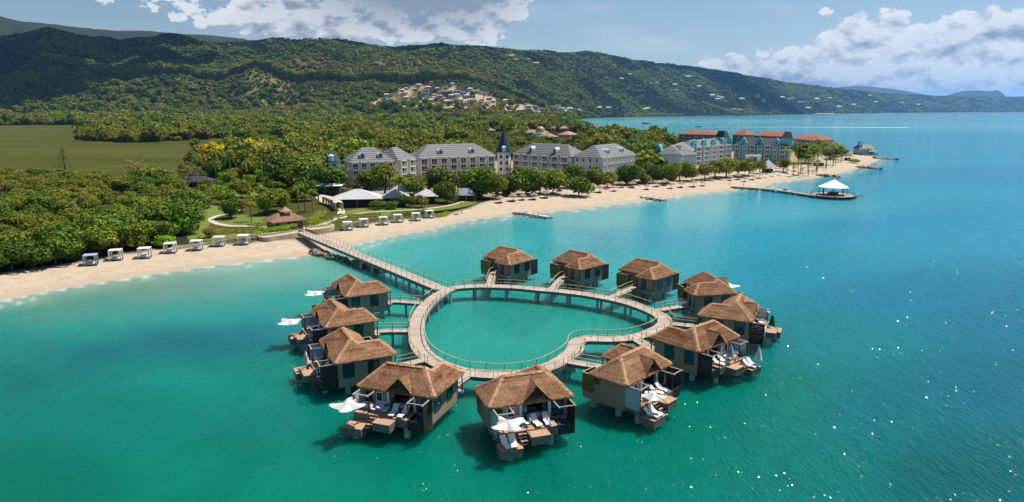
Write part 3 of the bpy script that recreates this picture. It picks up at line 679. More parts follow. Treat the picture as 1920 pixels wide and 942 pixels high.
def make_villa(mir):
    root = empty('overwater_villa'); fb = (lambda mb: mb.flip()) if mir else (lambda mb: mb)
    B = lambda mb, x0, x1, f0, f1, z0, z1, mi=0: mb.box(x0, x1, -f1, -f0, z0, z1, mi)
    def part(name, mats, parent=root, *boxes, **kw):
        mb = MB()
        for b in boxes: B(mb, *b)
        return fb(mb).build(name, mats, parent)
    D = DECK_Z
    part('floor_base', 'wall_taupe', root, (-4.6, 4.6, -2.35, 2.4, 1.3, 2.55), (1.55, 4.6, -4.95, -2.35, 1.3, 2.55), (-4.6, 1.55, -4.25, -2.35, 1.4, 2.52))
    dk = part('deck', 'deck_warm', root, (-4.6, 2.55, 2.41, 4.7, 2.42, D))
    part('deck_edge', 'fascia', dk, (-4.62, 2.57, 4.70, 4.76, 1.6, 2.59), (-4.66, -4.60, 2.42, 4.70, 1.6, 2.59))
    part('step_platform', ['fascia', 'deck_warm'], root, (-1.2, 1.1, 4.77, 6.3, 1.45, 2.40), (-1.22, 1.12, 4.77, 6.33, 2.405, 2.47, 1))
    low = part('lower_deck', ['fascia', 'deck_warm'], root, (-4.9, -2.35, 5.0, 6.85, .6, 1.56), (-4.93, -2.32, 4.97, 6.88, 1.565, 1.63, 1))
    part('link_deck', ['fascia', 'deck_warm'], root, (-4.5, -2.9, 4.77, 5.0, 1.2, 1.85), (-2.9, -2.35, 4.77, 5.0, 1.2, 1.9))
    # walls
    z0, z1 = 2.56, 5.05
    part('wall', 'wall_taupe', root, (-4.65, -4.5, -2.3, 2.4, 1.4, z1))
    part('wall', 'wall_taupe', root, (4.5, 4.65, -5.0, 2.4, 1.40, z1))
    part('wall', 'wall_taupe', root, (-4.5, 1.5, -2.4, -2.25, z0, z1))
    part('wall', 'wall_taupe', root, (1.5, 4.5, -5.0, -4.85, z0, z1)); part('wall', 'wall_taupe', root, (1.5, 1.65, -4.85, -2.4, z0, z1))
    part('wall', 'wall_taupe', root, (-4.5, -.95, 2.25, 2.4, z0, z1)); part('wall', 'wall_taupe', root, (2.15, 4.5, 2.25, 2.4, z0, z1))
    part('ceiling_beam', 'dark_timber', root, (-.95, 2.15, 2.2, 2.45, 4.75, 5.2))
    part('room', 'dark_timber', root, (-2.0, 3.4, -.2, -.05, 2.6, 5.0))
    bed = part('bed', 'cushion_white', root, (-.4, 1.5, .1, 1.9, 2.6, 3.1)); part('throw', 'umbrella_blue', bed, (-.42, 1.52, .9, 1.5, 2.62, 3.13))
    def window(wall, c, w, zc, h, mats='glass_teal', fr='dark_timber', bar=False):
        """window standing proud of a wall: ('x', side) at f=c, or ('f', f0, dir) at x=c"""
        a = .05
        if wall[0] == 'x':
            x = wall[1]; s = 1 if x > 0 else -1
            wn = part('window', fr, root, *[(x, x + s * .07, c + f0, c + f1, zc + q0, zc + q1) for f0, f1, q0, q1 in ((-w / 2, w / 2, h / 2 - .08, h / 2), (-w / 2, w / 2, -h / 2, -h / 2 + .08), (-w / 2, -w / 2 + .08, -h / 2 + .08, h / 2 - .08), (w / 2 - .08, w / 2, -h / 2 + .08, h / 2 - .08))])
            part('pane', mats, wn, (x, x + s * .03, c - w / 2 + .08, c + w / 2 - .08, zc - h / 2 + .08, zc + h / 2 - .08))
        else:
            f, s = wall[1], wall[2]
            wn = part('window', fr, root, *[(c + x0, c + x1, f, f + s * .07, zc + q0, zc + q1) for x0, x1, q0, q1 in ((-w / 2, w / 2, h / 2 - .08, h / 2), (-w / 2, w / 2, -h / 2, -h / 2 + .08), (-w / 2, -w / 2 + .08, -h / 2 + .08, h / 2 - .08), (w / 2 - .08, w / 2, -h / 2 + .08, h / 2 - .08))])
            part('pane', mats, wn, (c - w / 2 + .08, c + w / 2 - .08, f, f + s * .03, zc - h / 2 + .08, zc + h / 2 - .08))
        return wn
    window(('x', 4.65), 1.0, 1.55, 3.72, 2.2, 'glass_blue'); window(('x', 4.65), -2.4, 1.55, 3.72, 2.2, 'glass_teal')
    window(('x', -4.65), -1.9, .6, 4.1, .8, 'glass_dark'); window(('f', -2.4, -1), .2, .8, 3.9, 1.5, 'glass_dark')
    window(('f', 2.4, 1), -2.4, .9, 3.75, 1.5, 'glass_dark', 'white_paint'); window(('f', 2.4, 1), 3.4, 1.5, 3.75, 2.1, 'glass_blue')
    window(('f', 2.4, 1), -3.85, .9, 3.7, 2.1, 'glass_dark')
    dr = part('door', 'dark_timber', root, (1.55 + .5, 1.55 + 1.6, -5.06, -5.0, 2.6, 4.7)); part('door_panel', 'slat_brown', dr, (2.2, 3.0, -5.09, -5.06, 2.8, 4.5))
    for x in (-.82, 2.02): part('sliding_door', 'glass_blue', root, (x - .08, x + .42 * (1 if x < 0 else -1), 2.28, 2.36, 2.6, 4.7))
    part('curtain', 'cushion_white', root, (-1.35, -1.05, 2.42, 2.52, 2.62, 4.7)); part('curtain', 'cushion_white', root, (2.22, 2.5, 2.42, 2.52, 2.62, 4.7))
    # roof
    main, wing, dorm = roof_planes()
    mb = MB()
    for pl in main + wing: mb.slab(pl, .18)
    rf = fb(mb).build('roof', 'thatch', root)
    for nm, pls, par in (('thatch', main + wing, rf),):
        V, F, T = thatch_on(pls); V, F = flipVF(V, F, mir); tag(put(nm, mesh_tone(nm, V, F, T, 'thatch'), par), kind='stuff')
    mb = MB()
    for pl in dorm: mb.slab(pl, .14)
    dm = fb(mb).build('dormer_roof', 'thatch', root); V, F, T = thatch_on(dorm); V, F = flipVF(V, F, mir)
    tag(put('thatch', mesh_tone('dormer_thatch', V, F, T, 'thatch'), dm), kind='stuff')
    mb = MB(); mb.add([(-1.0, -2.55, EAVE), (2.2, -2.55, EAVE), (.6, -2.55, EAVE + 1.6), (-1.0, -2.45, EAVE), (2.2, -2.45, EAVE), (.6, -2.45, EAVE + 1.6)], [(0, 1, 2), (5, 4, 3), (0, 3, 4, 1), (1, 4, 5, 2), (2, 5, 3, 0)])
    ga = fb(mb).build('gable', 'dark_timber', dm)
    mb = MB(); mb.bar((-1.12, -3.02, EAVE - .12), (.6, -3.02, EAVE + 1.62), .1, .16); mb.bar((2.32, -3.02, EAVE - .12), (.6, -3.02, EAVE + 1.62), .1, .16); fb(mb).build('barge_board', 'dark_timber', dm)
    # ridge and hip rolls
    V = []; F = []; T = []; r = random.Random(5)
    e, rz = EAVE, RIDGE; mz = -.05
    lines = [((-2.6, mz, rz), (2.6, mz, rz))] + [((sx * 2.6, mz, rz), (sx * 5.2, fy, e)) for sx in (-1, 1) for fy in (-2.9, 2.8) if not (sx > 0 and fy > 0)] + [((2.6, mz, rz), (3.4, .85, rz - .75)), ((3.1, .7, e + 1.65), (3.1, 3.7, e + 1.65)), ((3.1, 3.7, e + 1.65), (5.2, 5.5, e)), ((3.1, 3.7, e + 1.65), (1.0, 5.5, e))]
    for a, b in lines:
        a, b = Vector(a), Vector(b); d = (b - a); L = d.length; d.normalize(); s = d.cross(Vector((0, 0, 1))).normalized(); up = s.cross(d).normalized()
        n = max(2, int(L / .13))
        for i in range(n):
            for q in (-1, 1):
                p = a + d * (L * (i + r.uniform(-.3, .3)) / n) + up * .13; k = len(V); w = r.uniform(.06, .1); l = r.uniform(.22, .36)
                V += [p - d * w, p + d * w, p + d * w + s * q * l - up * .16, p - d * w + s * q * l - up * .16]; F.append((k, k + 1, k + 2, k + 3) if q < 0 else (k + 3, k + 2, k + 1, k)); T.append(min(1, max(0, r.gauss(.82, .15))))
    V, F = flipVF(V, F, mir); tag(put('ridge_roll', mesh_tone('ridge_roll', V, F, T, 'thatch'), rf), kind='stuff')
    # sea-front ends: bath alcove with frosted panel, plunge terrace with slatted screen
    part('bath_screen', 'frost_panel', root, (-4.68, -4.62, 2.45, 4.55, 2.05, 4.65))
    part('bath_floor', 'wall_taupe', root, (-4.58, -2.7, 2.45, 3.6, 2.605, 2.66))
    tb = MB(); tb.lathe([(.02, 2.70), (.55, 2.70), (.72, 3.2), (.76, 3.24), (.68, 3.24), (.5, 2.85), (.02, 2.82)], 18, 0, (0, 0)); tb.v = [(x * 1.15 - 3.7, y * .72 - 3.3, z) for x, y, z in tb.v]; fb(tb).build('bathtub', 'tub_white', root, smooth=True)
    part('plunge_floor', 'net_blue', root, (2.62, 4.55, 2.46, 4.62, 2.2, 2.3))
    part('plunge_edge', 'dark_timber', root, (2.56, 4.66, 4.62, 4.72, 1.35, 2.62), (2.56, 2.62, 2.45, 4.62, 1.6, 2.58))
    mb = MB()
    for i in range(15): B(mb, 4.6, 4.66, 2.46, 4.6, 1.36 + i * .225, 1.36 + i * .225 + .20)
    sc = fb(mb).build('privacy_screen', 'dark_timber', root)
    part('screen_post', 'dark_timber', sc, (4.58, 4.68, 4.60, 4.72, 1.7, 4.78))
    for x0, x1, fe in ((-4.7, -2.65, 4.5), (2.6, 4.7, 4.72)):
        part('pergola', 'beam_pale', root, (x0, x0 + .12, 2.45, fe + .25, 4.72, 4.86), (x1 - .12, x1, 2.45, fe + .25, 4.72, 4.86), (x0 + .12, x1 - .12, fe - .06, fe + .06, 4.74, 4.84))
    part('pergola_post', 'dark_timber', root, (-2.76, -2.66, 4.4, 4.5, 2.6, 4.72)); part('pergola_post', 'dark_timber', root, (-4.62, -4.52, 4.5, 4.6, 2.0, 4.72)); part('pergola_post', 'dark_timber', root, (2.60, 2.70, 4.6, 4.7, 2.6, 4.72))
    # stairs to the lower deck
    for i in range(4): part('stair_tread', 'dark_timber' if i % 2 else 'deck_warm', root, (-2.25 + 0.0, -1.35, 4.8 + i * .42, 5.12 + i * .42, 2.28 - i * .22, 2.36 - i * .22))
    mb = MB(); mb.bar((-1.3, -4.8, 2.3), (-1.3, -6.5, 1.5), .06, .22); mb.bar((-2.28, -4.8, 2.3), (-2.28, -6.5, 1.5), .06, .22); fb(mb).build('stair_stringer', 'dark_timber', root)
    mb = MB(); mb.bar((-1.3, -4.75, 3.35), (-1.3, -6.4, 2.5), .06); mb.bar((-1.3, -4.78, 2.5), (-1.3, -4.78, 3.4), .07); mb.bar((-1.3, -6.4, 1.5), (-1.3, -6.4, 2.55), .07); fb(mb).build('stair_rail', 'dark_timber', root)
    # outdoor shower yard with olive screens
    part('shower_screen', 'olive_screen', root, (-4.66, -2.1, -4.32, -4.25, 2.35, 4.7)); part('shower_screen', 'olive_screen', root, (-4.66, -4.6, -4.25, -2.45, 2.35, 4.7)); part('shower_screen', 'olive_screen', root, (-2.16, -2.1, -4.25, -3.0, 2.6, 4.7))
    part('screen_cap', 'beam_pale', root, (-4.70, -2.06, -4.36, -4.22, 4.702, 4.78), (-4.70, -4.56, -4.22, -2.5, 4.702, 4.78))
    # entrance porch
    for x in (1.15, 5.05): part('porch_post', 'dark_timber', root, (x - .06, x + .06, -5.4, -5.28, 2.2 if x > 2 else 2.5, 5.1))
    part('porch_floor', 'deck_wood', root, (1.0, 5.1, -5.75, -5.08, 2.3, 2.58))
    mb = MB(); s = lambda f, x0, x1: None
    for x, f in ((-3.6, 3.7), (2.0, 3.75), (-3.6, .8), (3.6, 1.0), (-3.6, -3.2), (3.7, -4.1), (0, -2.0), (-3.6, 5.9)):
        zt = 1.9 if f < 5 else 1.0
        o = fb(MB().cyl((x, -f, -1.5), (x, -f, zt), .40, .40, 14)).build('pile', 'concrete', root, smooth=False)
    return root

proto = {0: make_villa(0), 1: make_villa(1)}; used = {0: False, 1: False}; VM = {}
for k, (a, b, ang, mir) in VILLAS.items():
    pa, pb = W(*a, RIDGE), W(*b, RIDGE); c = ((pa[0] + pb[0]) / 2, (pa[1] + pb[1]) / 2)
    o = proto[mir] if not used[mir] else copy_tree(proto[mir]); used[mir] = True
    o.location = (c[0], c[1], 0); o.rotation_euler = (0, 0, R(ang + 90))
    tag(o, V_LABEL[k], 'villa', 'thatched villas on piles around the heart-shaped boardwalk')
    VM[k] = (Matrix.Translation((c[0], c[1], 0)) @ Matrix.Rotation(R(ang + 90), 4, 'Z'), -1 if mir else 1, R(ang + 90))
def vl(k, x, f, z=0):
    m, s, _ = VM[k]; p = m @ Vector((s * x, -f, z)); return (p.x, p.y, p.z)

# gangways from each villa's landing to the ring
gaps = []; gw = []
for k in VILLAS:
    at = (.2, -4.2) if k in 'ABC' else (3.05, -5.7)
    p = vl(k, *at)[:2]; d = np.hypot(ringA[:, 0] - p[0], ringA[:, 1] - p[1]); i = int(d.argmin()); q = ringA[i]
    v = np.array(p) - q; L = np.hypot(*v); v /= L; out = np.array(vl(k, at[0], at[1] - 1.5)[:2])
    e = q + v * 1.25
    pts = catmull([tuple(p), tuple(out * .6 + (e + (np.array(p) - e) * .6) * .4), tuple(e)], 5) if L > 5 else [tuple(p), tuple(e)]
    gaps.append((e[0], e[1], 1.35)); gw.append((k, pts, L))
bend = W(838, 545, DECK_Z); shore_end = W(566, 436, DECK_Z + .2)
gaps.append((bend[0] - 1.0, bend[1] + 1.2, 2.6))
walkway('boardwalk', 'heart-shaped timber boardwalk on concrete piles ringing the green lagoon', 'boardwalk', RING, 2.65, closed=True, gaps=gaps)
for k, pts, L in gw:
    walkway('gangway', 'short railed gangway from the ring to ' + V_SHORT[k], 'gangway', pts, 1.75, DECK_Z - .03, gaps=(), group='gangways to the villas', piles=4.5 if L > 6 else 0, pile_r=.22, fascia=.45)
walkway('footbridge', 'long straight railed footbridge running from the beach hut to the ring', 'bridge', [shore_end, (bend[0] - 1.1, bend[1] + 1.3)], 2.9, (DECK_Z + .35, DECK_Z - .02), gaps=(), piles=6.0, fascia=.7, skip_piles=lambda p: p[1] > 166)

# ------------------------------------------------------------------ deck furniture
def lounger_proto():
    root = empty('sun_lounger')
    prof = [(-.95, .30), (-.55, .42), (-.1, .34), (.25, .38), (.55, .62), (.95, .98)]
    mb = MB(); vs = []
    for x, z in prof:
        for y in (-.36, .36): vs += [(y, x, z), (y, x, z - .10)]
    n = len(prof); fs = []
    for i in range(n - 1):
        a = i * 4; b = a + 4; fs += [(a, a + 2, b + 2, b), (a + 1, b + 1, b + 3, a + 3), (a, b, b + 1, a + 1), (a + 2, a + 3, b + 3, b + 2)]
    fs += [(0, 1, 3, 2), (4 * n - 4, 4 * n - 2, 4 * n - 1, 4 * n - 3)]
    split = 3
    mb.add(vs[:4 * (split + 1)], [f for f in fs if max(f) < 4 * (split + 1)]); mb.build('seat', 'cushion_white', root)
    m2 = MB(); m2.add(vs[4 * split:], [tuple(i - 4 * split for i in f) for f in fs if min(f) >= 4 * split]); m2.build('backrest', 'cushion_white', root)
    for x, y, h in ((-.3, -.7, .33), (.3, -.7, .33), (-.3, .45, .45), (.3, .45, .45)): MB().box(x - .03, x + .03, y - .03, y + .03, 0, h - .05).build('leg', 'canvas_grey', root)
    return root
def parasol_proto():
    root = empty('parasol'); MB().cyl((0, 0, 0), (0, 0, 2.75), .035, .03, 8).build('pole', 'white_paint', root); MB().lathe([(0, .0), (.32, 0), (.32, .07), (.05, .1), (0, .1)], 14).build('base', 'canvas_grey', root)
    n, k = 48, 7; V = []; F = []
    for j in range(k + 1):
        t = j / k
        for i in range(n):
            th = 2 * math.pi * i / n; c = abs(math.cos(2 * th)); re = 1.18 + (2.15 - 1.18) * c ** 2.2; r = re * t
            V.append((r * math.cos(th), r * math.sin(th), 2.98 - .62 * t ** .8 + .22 * (c ** 3) * t * t - .10 * (1 - c) * t))
    F = [(j * n + i, (j + 1) * n + i, (j + 1) * n + (i + 1) % n, j * n + (i + 1) % n) for j in range(k) for i in range(n)]
    MB().add(V, F).build('canopy', 'canvas_white', root, smooth=True); return root
def folded_proto(m):
    root = empty('folded_parasol'); MB().cyl((0, 0, 0), (0, 0, 2.9), .035, .03, 8).build('pole', 'white_paint', root); MB().lathe([(0, .0), (.3, 0), (.3, .07), (.05, .1), (0, .1)], 14).build('base', 'canvas_grey', root)
    mb = MB(); n = 16; V = []
    for z, r in ((2.85, .03), (2.55, .16), (2.0, .28), (1.4, .38), (1.05, .44)):
        for i in range(n): q = r * (1.25 if i % 2 else .72); th = 2 * math.pi * i / n; V.append((q * math.cos(th), q * math.sin(th), z - (.12 if i % 2 else 0) * (r > .4)))
    mb.add(V, [(j * n + i, (j + 1) * n + i, (j + 1) * n + (i + 1) % n, j * n + (i + 1) % n) for j in range(4) for i in range(n)]); mb.build('canopy', m, root, smooth=True); return root
def table_proto():
    root = empty('deck_table'); MB().lathe([(0, .70), (.48, .70), (.5, .72), (.48, .75), (0, .75)], 20).build('table_top', 'tub_white', root); MB().cyl((0, 0, .03), (0, 0, .70), .05, .05, 8).build('stem', 'canvas_grey', root); MB().lathe([(0, 0), (.28, 0), (.28, .03), (0, .04)], 14).build('foot', 'canvas_grey', root); return root
def chair_proto():
    root = empty('deck_chair'); MB().box(-.26, .26, -.26, .26, .40, .47).build('seat', 'cushion_white', root)
    MB().add([(-.26, .22, .47), (.26, .22, .47), (.28, .34, .9), (-.28, .34, .9), (-.26, .27, .47), (.26, .27, .47), (.28, .39, .9), (-.28, .39, .9)], [(0, 1, 2, 3), (7, 6, 5, 4), (3, 2, 6, 7), (0, 3, 7, 4), (1, 5, 6, 2), (0, 4, 5, 1)]).build('backrest', 'cushion_white', root)
    for x in (-.22, .22):
        for y in (-.22, .22): MB().box(x - .02, x + .02, y - .02, y + .02, 0, .4).build('leg', 'canvas_grey', root)
    return root
def daybed_proto():
    root = empty('daybed'); MB().box(-1.0, 1.0, -.45, .45, 0, .38).build('base', 'tub_white', root); MB().box(-.97, .97, -.42, .42, .383, .5).build('mattress', 'cushion_white', root); MB().box(.55, .95, -.38, .38, .503, .72).build('cushion', 'cushion_teal', root); MB().box(-1.0, 1.0, .45, .55, .0, .8).build('backrest', 'tub_white', root); return root
PROTO = {}
def place(kind, maker, label, cat, group, loc, rz=0, sc=None):
    if kind not in PROTO: PROTO[kind] = o = maker()
    else: o = copy_tree(PROTO[kind])
    o.location = loc; o.rotation_euler = (0, 0, rz)
    if sc: o.scale = (sc, sc, sc) if not isinstance(sc, tuple) else sc
    if 'kind' in o: del o['kind']
    if group is None and 'group' in o: del o['group']
    return tag(o, label, cat, group)
def on(k, kind, maker, label, cat, group, x, f, z, rot=0):
    m, s, rz = VM[k]; return place(kind, maker, label, cat, group, vl(k, x, f, z), rz + s * rot)
LG = 'white loungers on the villa decks'
for k in 'EFGHIJKL':
    v = V_SHORT[k]; D = DECK_Z
    on(k, 'lounger', lounger_proto, f'white lounger, bath side, upper deck of {v}', 'lounger', LG, .25, 3.75, D, .12)
    on(k, 'lounger', lounger_proto, f'white lounger, plunge side, upper deck of {v}', 'lounger', LG, 1.55, 3.75, D, -.08)
    on(k, 'table', table_proto, f'round white table on the upper deck of {v}', 'table', 'white deck tables', -1.55, 3.75, D)
    on(k, 'chair', chair_proto, f'white chair beside the bath alcove of {v}', 'chair', 'white deck chairs', -2.3, 4.0, D, 1.4)
    on(k, 'chair', chair_proto, f'white chair between table and loungers, {v}', 'chair', 'white deck chairs', -.85, 3.9, D, -1.5)
    if k in 'FHI': on(k, 'daybed', daybed_proto, f'white daybed with teal cushion at {v}', 'daybed', 'daybeds on the villa decks', -1.9, 2.95, D)
for k in 'FGH':
    v = V_SHORT[k]
    on(k, 'lounger', lounger_proto, f'white lounger, outer edge, lower deck of {v}', 'lounger', LG, -4.1, 5.9, 1.63, .1); on(k, 'lounger', lounger_proto, f'white lounger, stair side, lower deck of {v}', 'lounger', LG, -3.2, 5.9, 1.63, -.1)
for k, x, f in (('D', -3.8, 6.0), ('H', -3.7, 5.5), ('I', -4.4, 6.3), ('K', -3.9, 6.6), ('L', -3.9, 6.4)):
    on(k, 'parasol', parasol_proto, f'open white four-pointed parasol at {V_SHORT[k]}', 'parasol', 'open white parasols', x, f, 1.63, .35)
o = on('G', 'parasol', parasol_proto, 'white parasol drooping over the lower deck of the front right villa', 'parasol', 'open white parasols', -3.4, 5.6, 1.63, .6); o.scale = (.72, .72, .95)
on('J', 'folded_w', lambda: folded_proto('canvas_white'), 'folded white parasol on the lower deck of the nearest left-hand villa', 'parasol', None, -3.2, 5.3, 1.63)
on('F', 'folded_w', None, 'folded white parasol at the outer corner of the right-hand villa beside the cusp', 'parasol', None, -4.5, 6.5, 1.63)
on('F', 'folded_g', lambda: folded_proto('canvas_grey'), 'folded grey-blue parasol on the step platform of the villa beside the cusp', 'parasol', None, -.3, 4.5, 2.6)
on('E', 'folded_d', lambda: folded_proto('canvas_green'), 'folded dark green parasol on the outermost right-hand villa', 'parasol', None, -2.6, 5.4, 1.63)

# ------------------------------------------------------------------ garden and beach
_SH = np.array(near_shore); _SA, _SB = _SH[:-1], _SH[1:]
def gz(x, y):
    """ground height near the beach"""
    if y > 690: return float(height(np.array([x]), np.array([y]), poly_sdf(LAND, np.array([x]), np.array([y])))[0])
    e = _SB - _SA; p = np.array([x, y]) - _SA; t = np.clip((p * e).sum(1) / ((e * e).sum(1) + 1e-9), 0, 1); q = p - e * t[:, None]; d2 = (q * q).sum(1); s = math.sqrt(d2.min())
    if s < 30 and poly_sdf(LAND, np.array([x]), np.array([y]))[0] < 0: s = -s
    return 2.0 if s > 27 else max(-6, min(2.0, s * .075))
def G(px, py, it=3):
    """surveyed frame point standing on the ground"""
    z = 2.0
    for _ in range(it): x, y = W(px, py, z); z = max(gz(x, y), 0)
    return (x, y, z)
def flat_sheet(name, poly, z, m, t=.02):
    return tag(MB().prism(poly, z - .3, z).build(name, m), kind='structure')
def grass_mat():
    m = bpy.data.materials.new('lawn_grass'); m.use_nodes = True; nt = m.node_tree; nt.nodes.clear(); g = NG(nt); geo = g.n('ShaderNodeNewGeometry'); pos = geo.outputs['Position']
    c = g.mix(g.ss(g.noise(pos, .12, 5, .6), .3, .7), (.105, .155, .024), (.165, .175, .040)); c = g.mix(g.m('MULTIPLY', g.ss(g.noise(pos, 1.5, 4, .7), .5, .8), .5), c, (.07, .11, .02))
    b = g.n('ShaderNodeBsdfPrincipled', ins={'Base Color': c, 'Roughness': .9, 'Specular IOR Level': .15}); bp = g.n('ShaderNodeBump', ins={'Height': g.noise(pos, 5, 4, .7), 'Strength': .6, 'Distance': .1}); g.link(bp.outputs[0], b.inputs['Normal'])
    o = g.n('ShaderNodeOutputMaterial'); g.link(b.outputs[0], o.inputs[0]); MATS['lawn_grass'] = m
grass_mat()
for poly in ([(352, 392), (372, 384), (416, 386), (424, 400), (398, 411), (392, 424), (378, 440), (352, 448)], [(398, 420), (414, 411), (440, 405), (480, 403), (505, 410), (496, 421), (450, 424), (420, 425)],
             [(636, 402), (668, 392), (720, 390), (770, 391), (835, 386), (872, 378), (890, 374), (888, 383), (840, 393), (760, 401), (700, 407), (650, 412)], [(440, 352), (500, 348), (510, 362), (470, 370), (430, 366)], [(392, 432), (440, 430), (505, 430), (500, 440), (440, 446), (385, 452), (376, 444)]):
    flat_sheet('lawn', catmull(PX(poly, 2), 4, True), 2.04, 'lawn_grass')
def ribbon(name, pts, w, z, m):
    Q, _ = resample(catmull(PX(pts, 2), 6), 1.2, False); N = normals(Q, False); L = [tuple(q + n * w / 2) for q, n in zip(Q, N)] + [tuple(q - n * w / 2) for q, n in reversed(list(zip(Q, N)))]
    mb = MB(); n = len(Q); mb.add([(q[0] + k[0] * w / 2, q[1] + k[1] * w / 2, z) for q, k in zip(Q, N)] + [(q[0] - k[0] * w / 2, q[1] - k[1] * w / 2, z) for q, k in zip(Q, N)], [(i, i + n, i + n + 1, i + 1) for i in range(n - 1)])
    return tag(mb.build(name, m), kind='structure')
ribbon('path', [(574, 434), (590, 426), (612, 418), (634, 406), (640, 396), (628, 388), (606, 378), (596, 368)], 2.6, 2.075, 'path_stone')
ribbon('path', [(560, 432), (520, 428), (470, 425), (430, 424), (402, 418), (396, 411), (410, 405), (432, 401), (446, 394)], 2.0, 2.08, 'path_stone')
ribbon('path', [(636, 410), (680, 400), (740, 396), (800, 392), (850, 384), (885, 372)], 1.6, 2.085, 'path_stone')
ribbon('path', [(880, 362), (950, 352), (1040, 344), (1130, 342), (1220, 338)], 3.5, 2.075, 'path_stone')

def box_wall(name, label, pts, w, h, m, z=None):
    Q = [G(*p) for p in pts]; mb = MB()
    for a, b in zip(Q, Q[1:]): mb.bar((a[0], a[1], a[2] + h / 2 - .3), (b[0], b[1], b[2] + h / 2 - .3), w, h + .6)
    return tag(mb.build(name, m), label, 'wall')
box_wall('retaining_wall', 'low pale retaining wall behind the left row of white cabanas', [(330, 468), (385, 459), (440, 451), (482, 449)], .4, .7, 'planter_wall')
box_wall('retaining_wall', 'long curved garden wall behind the right row of cabanas', [(640, 424), (690, 411), (740, 405), (800, 399)], .3, .35, 'planter_wall')
def planter(name, label, pts):
    Q = catmull([G(*p)[:2] for p in pts], 4, True); mb = MB(); mb.prism(Q, .8, 2.65); return tag(mb.build(name, 'planter_wall'), label, 'planter')
planter('planter', 'curved stone planter wall left of the bridge foot', [(484, 449), (500, 453), (520, 450), (556, 444), (556, 438), (520, 440), (490, 442)])
planter('planter', 'curved stone planter wall right of the bridge foot', [(580, 438), (600, 437), (622, 433), (627, 427), (612, 425), (588, 428), (574, 432)])

# white beach cabanas
def cabana_proto(frame='white_paint', cloth='canvas_white'):
    root = empty('beach_cabana'); s, h = 1.5, 2.75
    for x in (-s, s):
        for y in (-s, s): MB().box(x - .06, x + .06, y - .06, y + .06, 0, h).build('post', frame, root)
    MB().box(-s - .1, s + .1, -s - .1, s + .1, h, h + .16).build('roof', cloth, root)
    for x in (-s, s):
        for y in (-s, s):
            mb = MB(); sx = -1 if x > 0 else 1; sy = -1 if y > 0 else 1; w = .55
            for k in range(4):
                a = k * w / 4; zo = .03 * (k % 2)
                for (p, q) in (((x + sx * a, y + sy * zo), (x + sx * (a + w / 4), y + sy * (.03 - zo))), ((x + sx * zo, y + sy * a), (x + sx * (.03 - zo), y + sy * (a + w / 4)))):
                    pw = .45; mb.add([(p[0], p[1], h), (q[0], q[1], h), (x + (q[0] - x) * pw, y + (q[1] - y) * pw, .9), (x + (p[0] - x) * pw, y + (p[1] - y) * pw, .9), (x + (q[0] - x) * .8, y + (q[1] - y) * .8, .08), (x + (p[0] - x) * .8, y + (p[1] - y) * .8, .08)], [(0, 1, 2, 3), (3, 2, 4, 5)])
            mb.build('curtain', cloth, root)
    MB().box(-1.2, 1.2, -.9, 1.1, .15, .5).build('bed', 'cushion_white', root); MB().box(-1.1, 1.1, .75, 1.1, .505, .75).build('pillow', 'cushion_white', root)
    MB().box(-1.65, 1.65, -1.65, 1.65, 0.0, .12).build('floor', 'shade_mat', root); return root
cab = [(218, 486), (272, 482), (320, 472.5), (369, 467.5), (411, 460), (457, 457)]; cab2 = [(652, 430.5), (682, 424.5), (719, 420.5), (746, 416), (780, 413), (805, 407.5)]
nth = ['first', 'second', 'third', 'fourth', 'fifth', 'sixth']
for i, p in enumerate(cab): place('cabana', cabana_proto, f'white curtained cabana, {nth[i]} from the wood in the left row on the sand', 'cabana', 'white cabanas on the sand', G(*p), R(18 - 2 * i), .88)
for i, p in enumerate(cab2): place('cabana', None, f'white curtained cabana, {nth[i]} from the bridge in the right row on the sand', 'cabana', 'white cabanas on the sand', G(*p), R(20), .88)
place('cabana_g', lambda: cabana_proto('canvas_grey', 'canvas_grey'), 'grey uncurtained cabana at the edge of the wood on the left beach', 'cabana', None, G(171, 495), R(22), (.9, .9, .85))

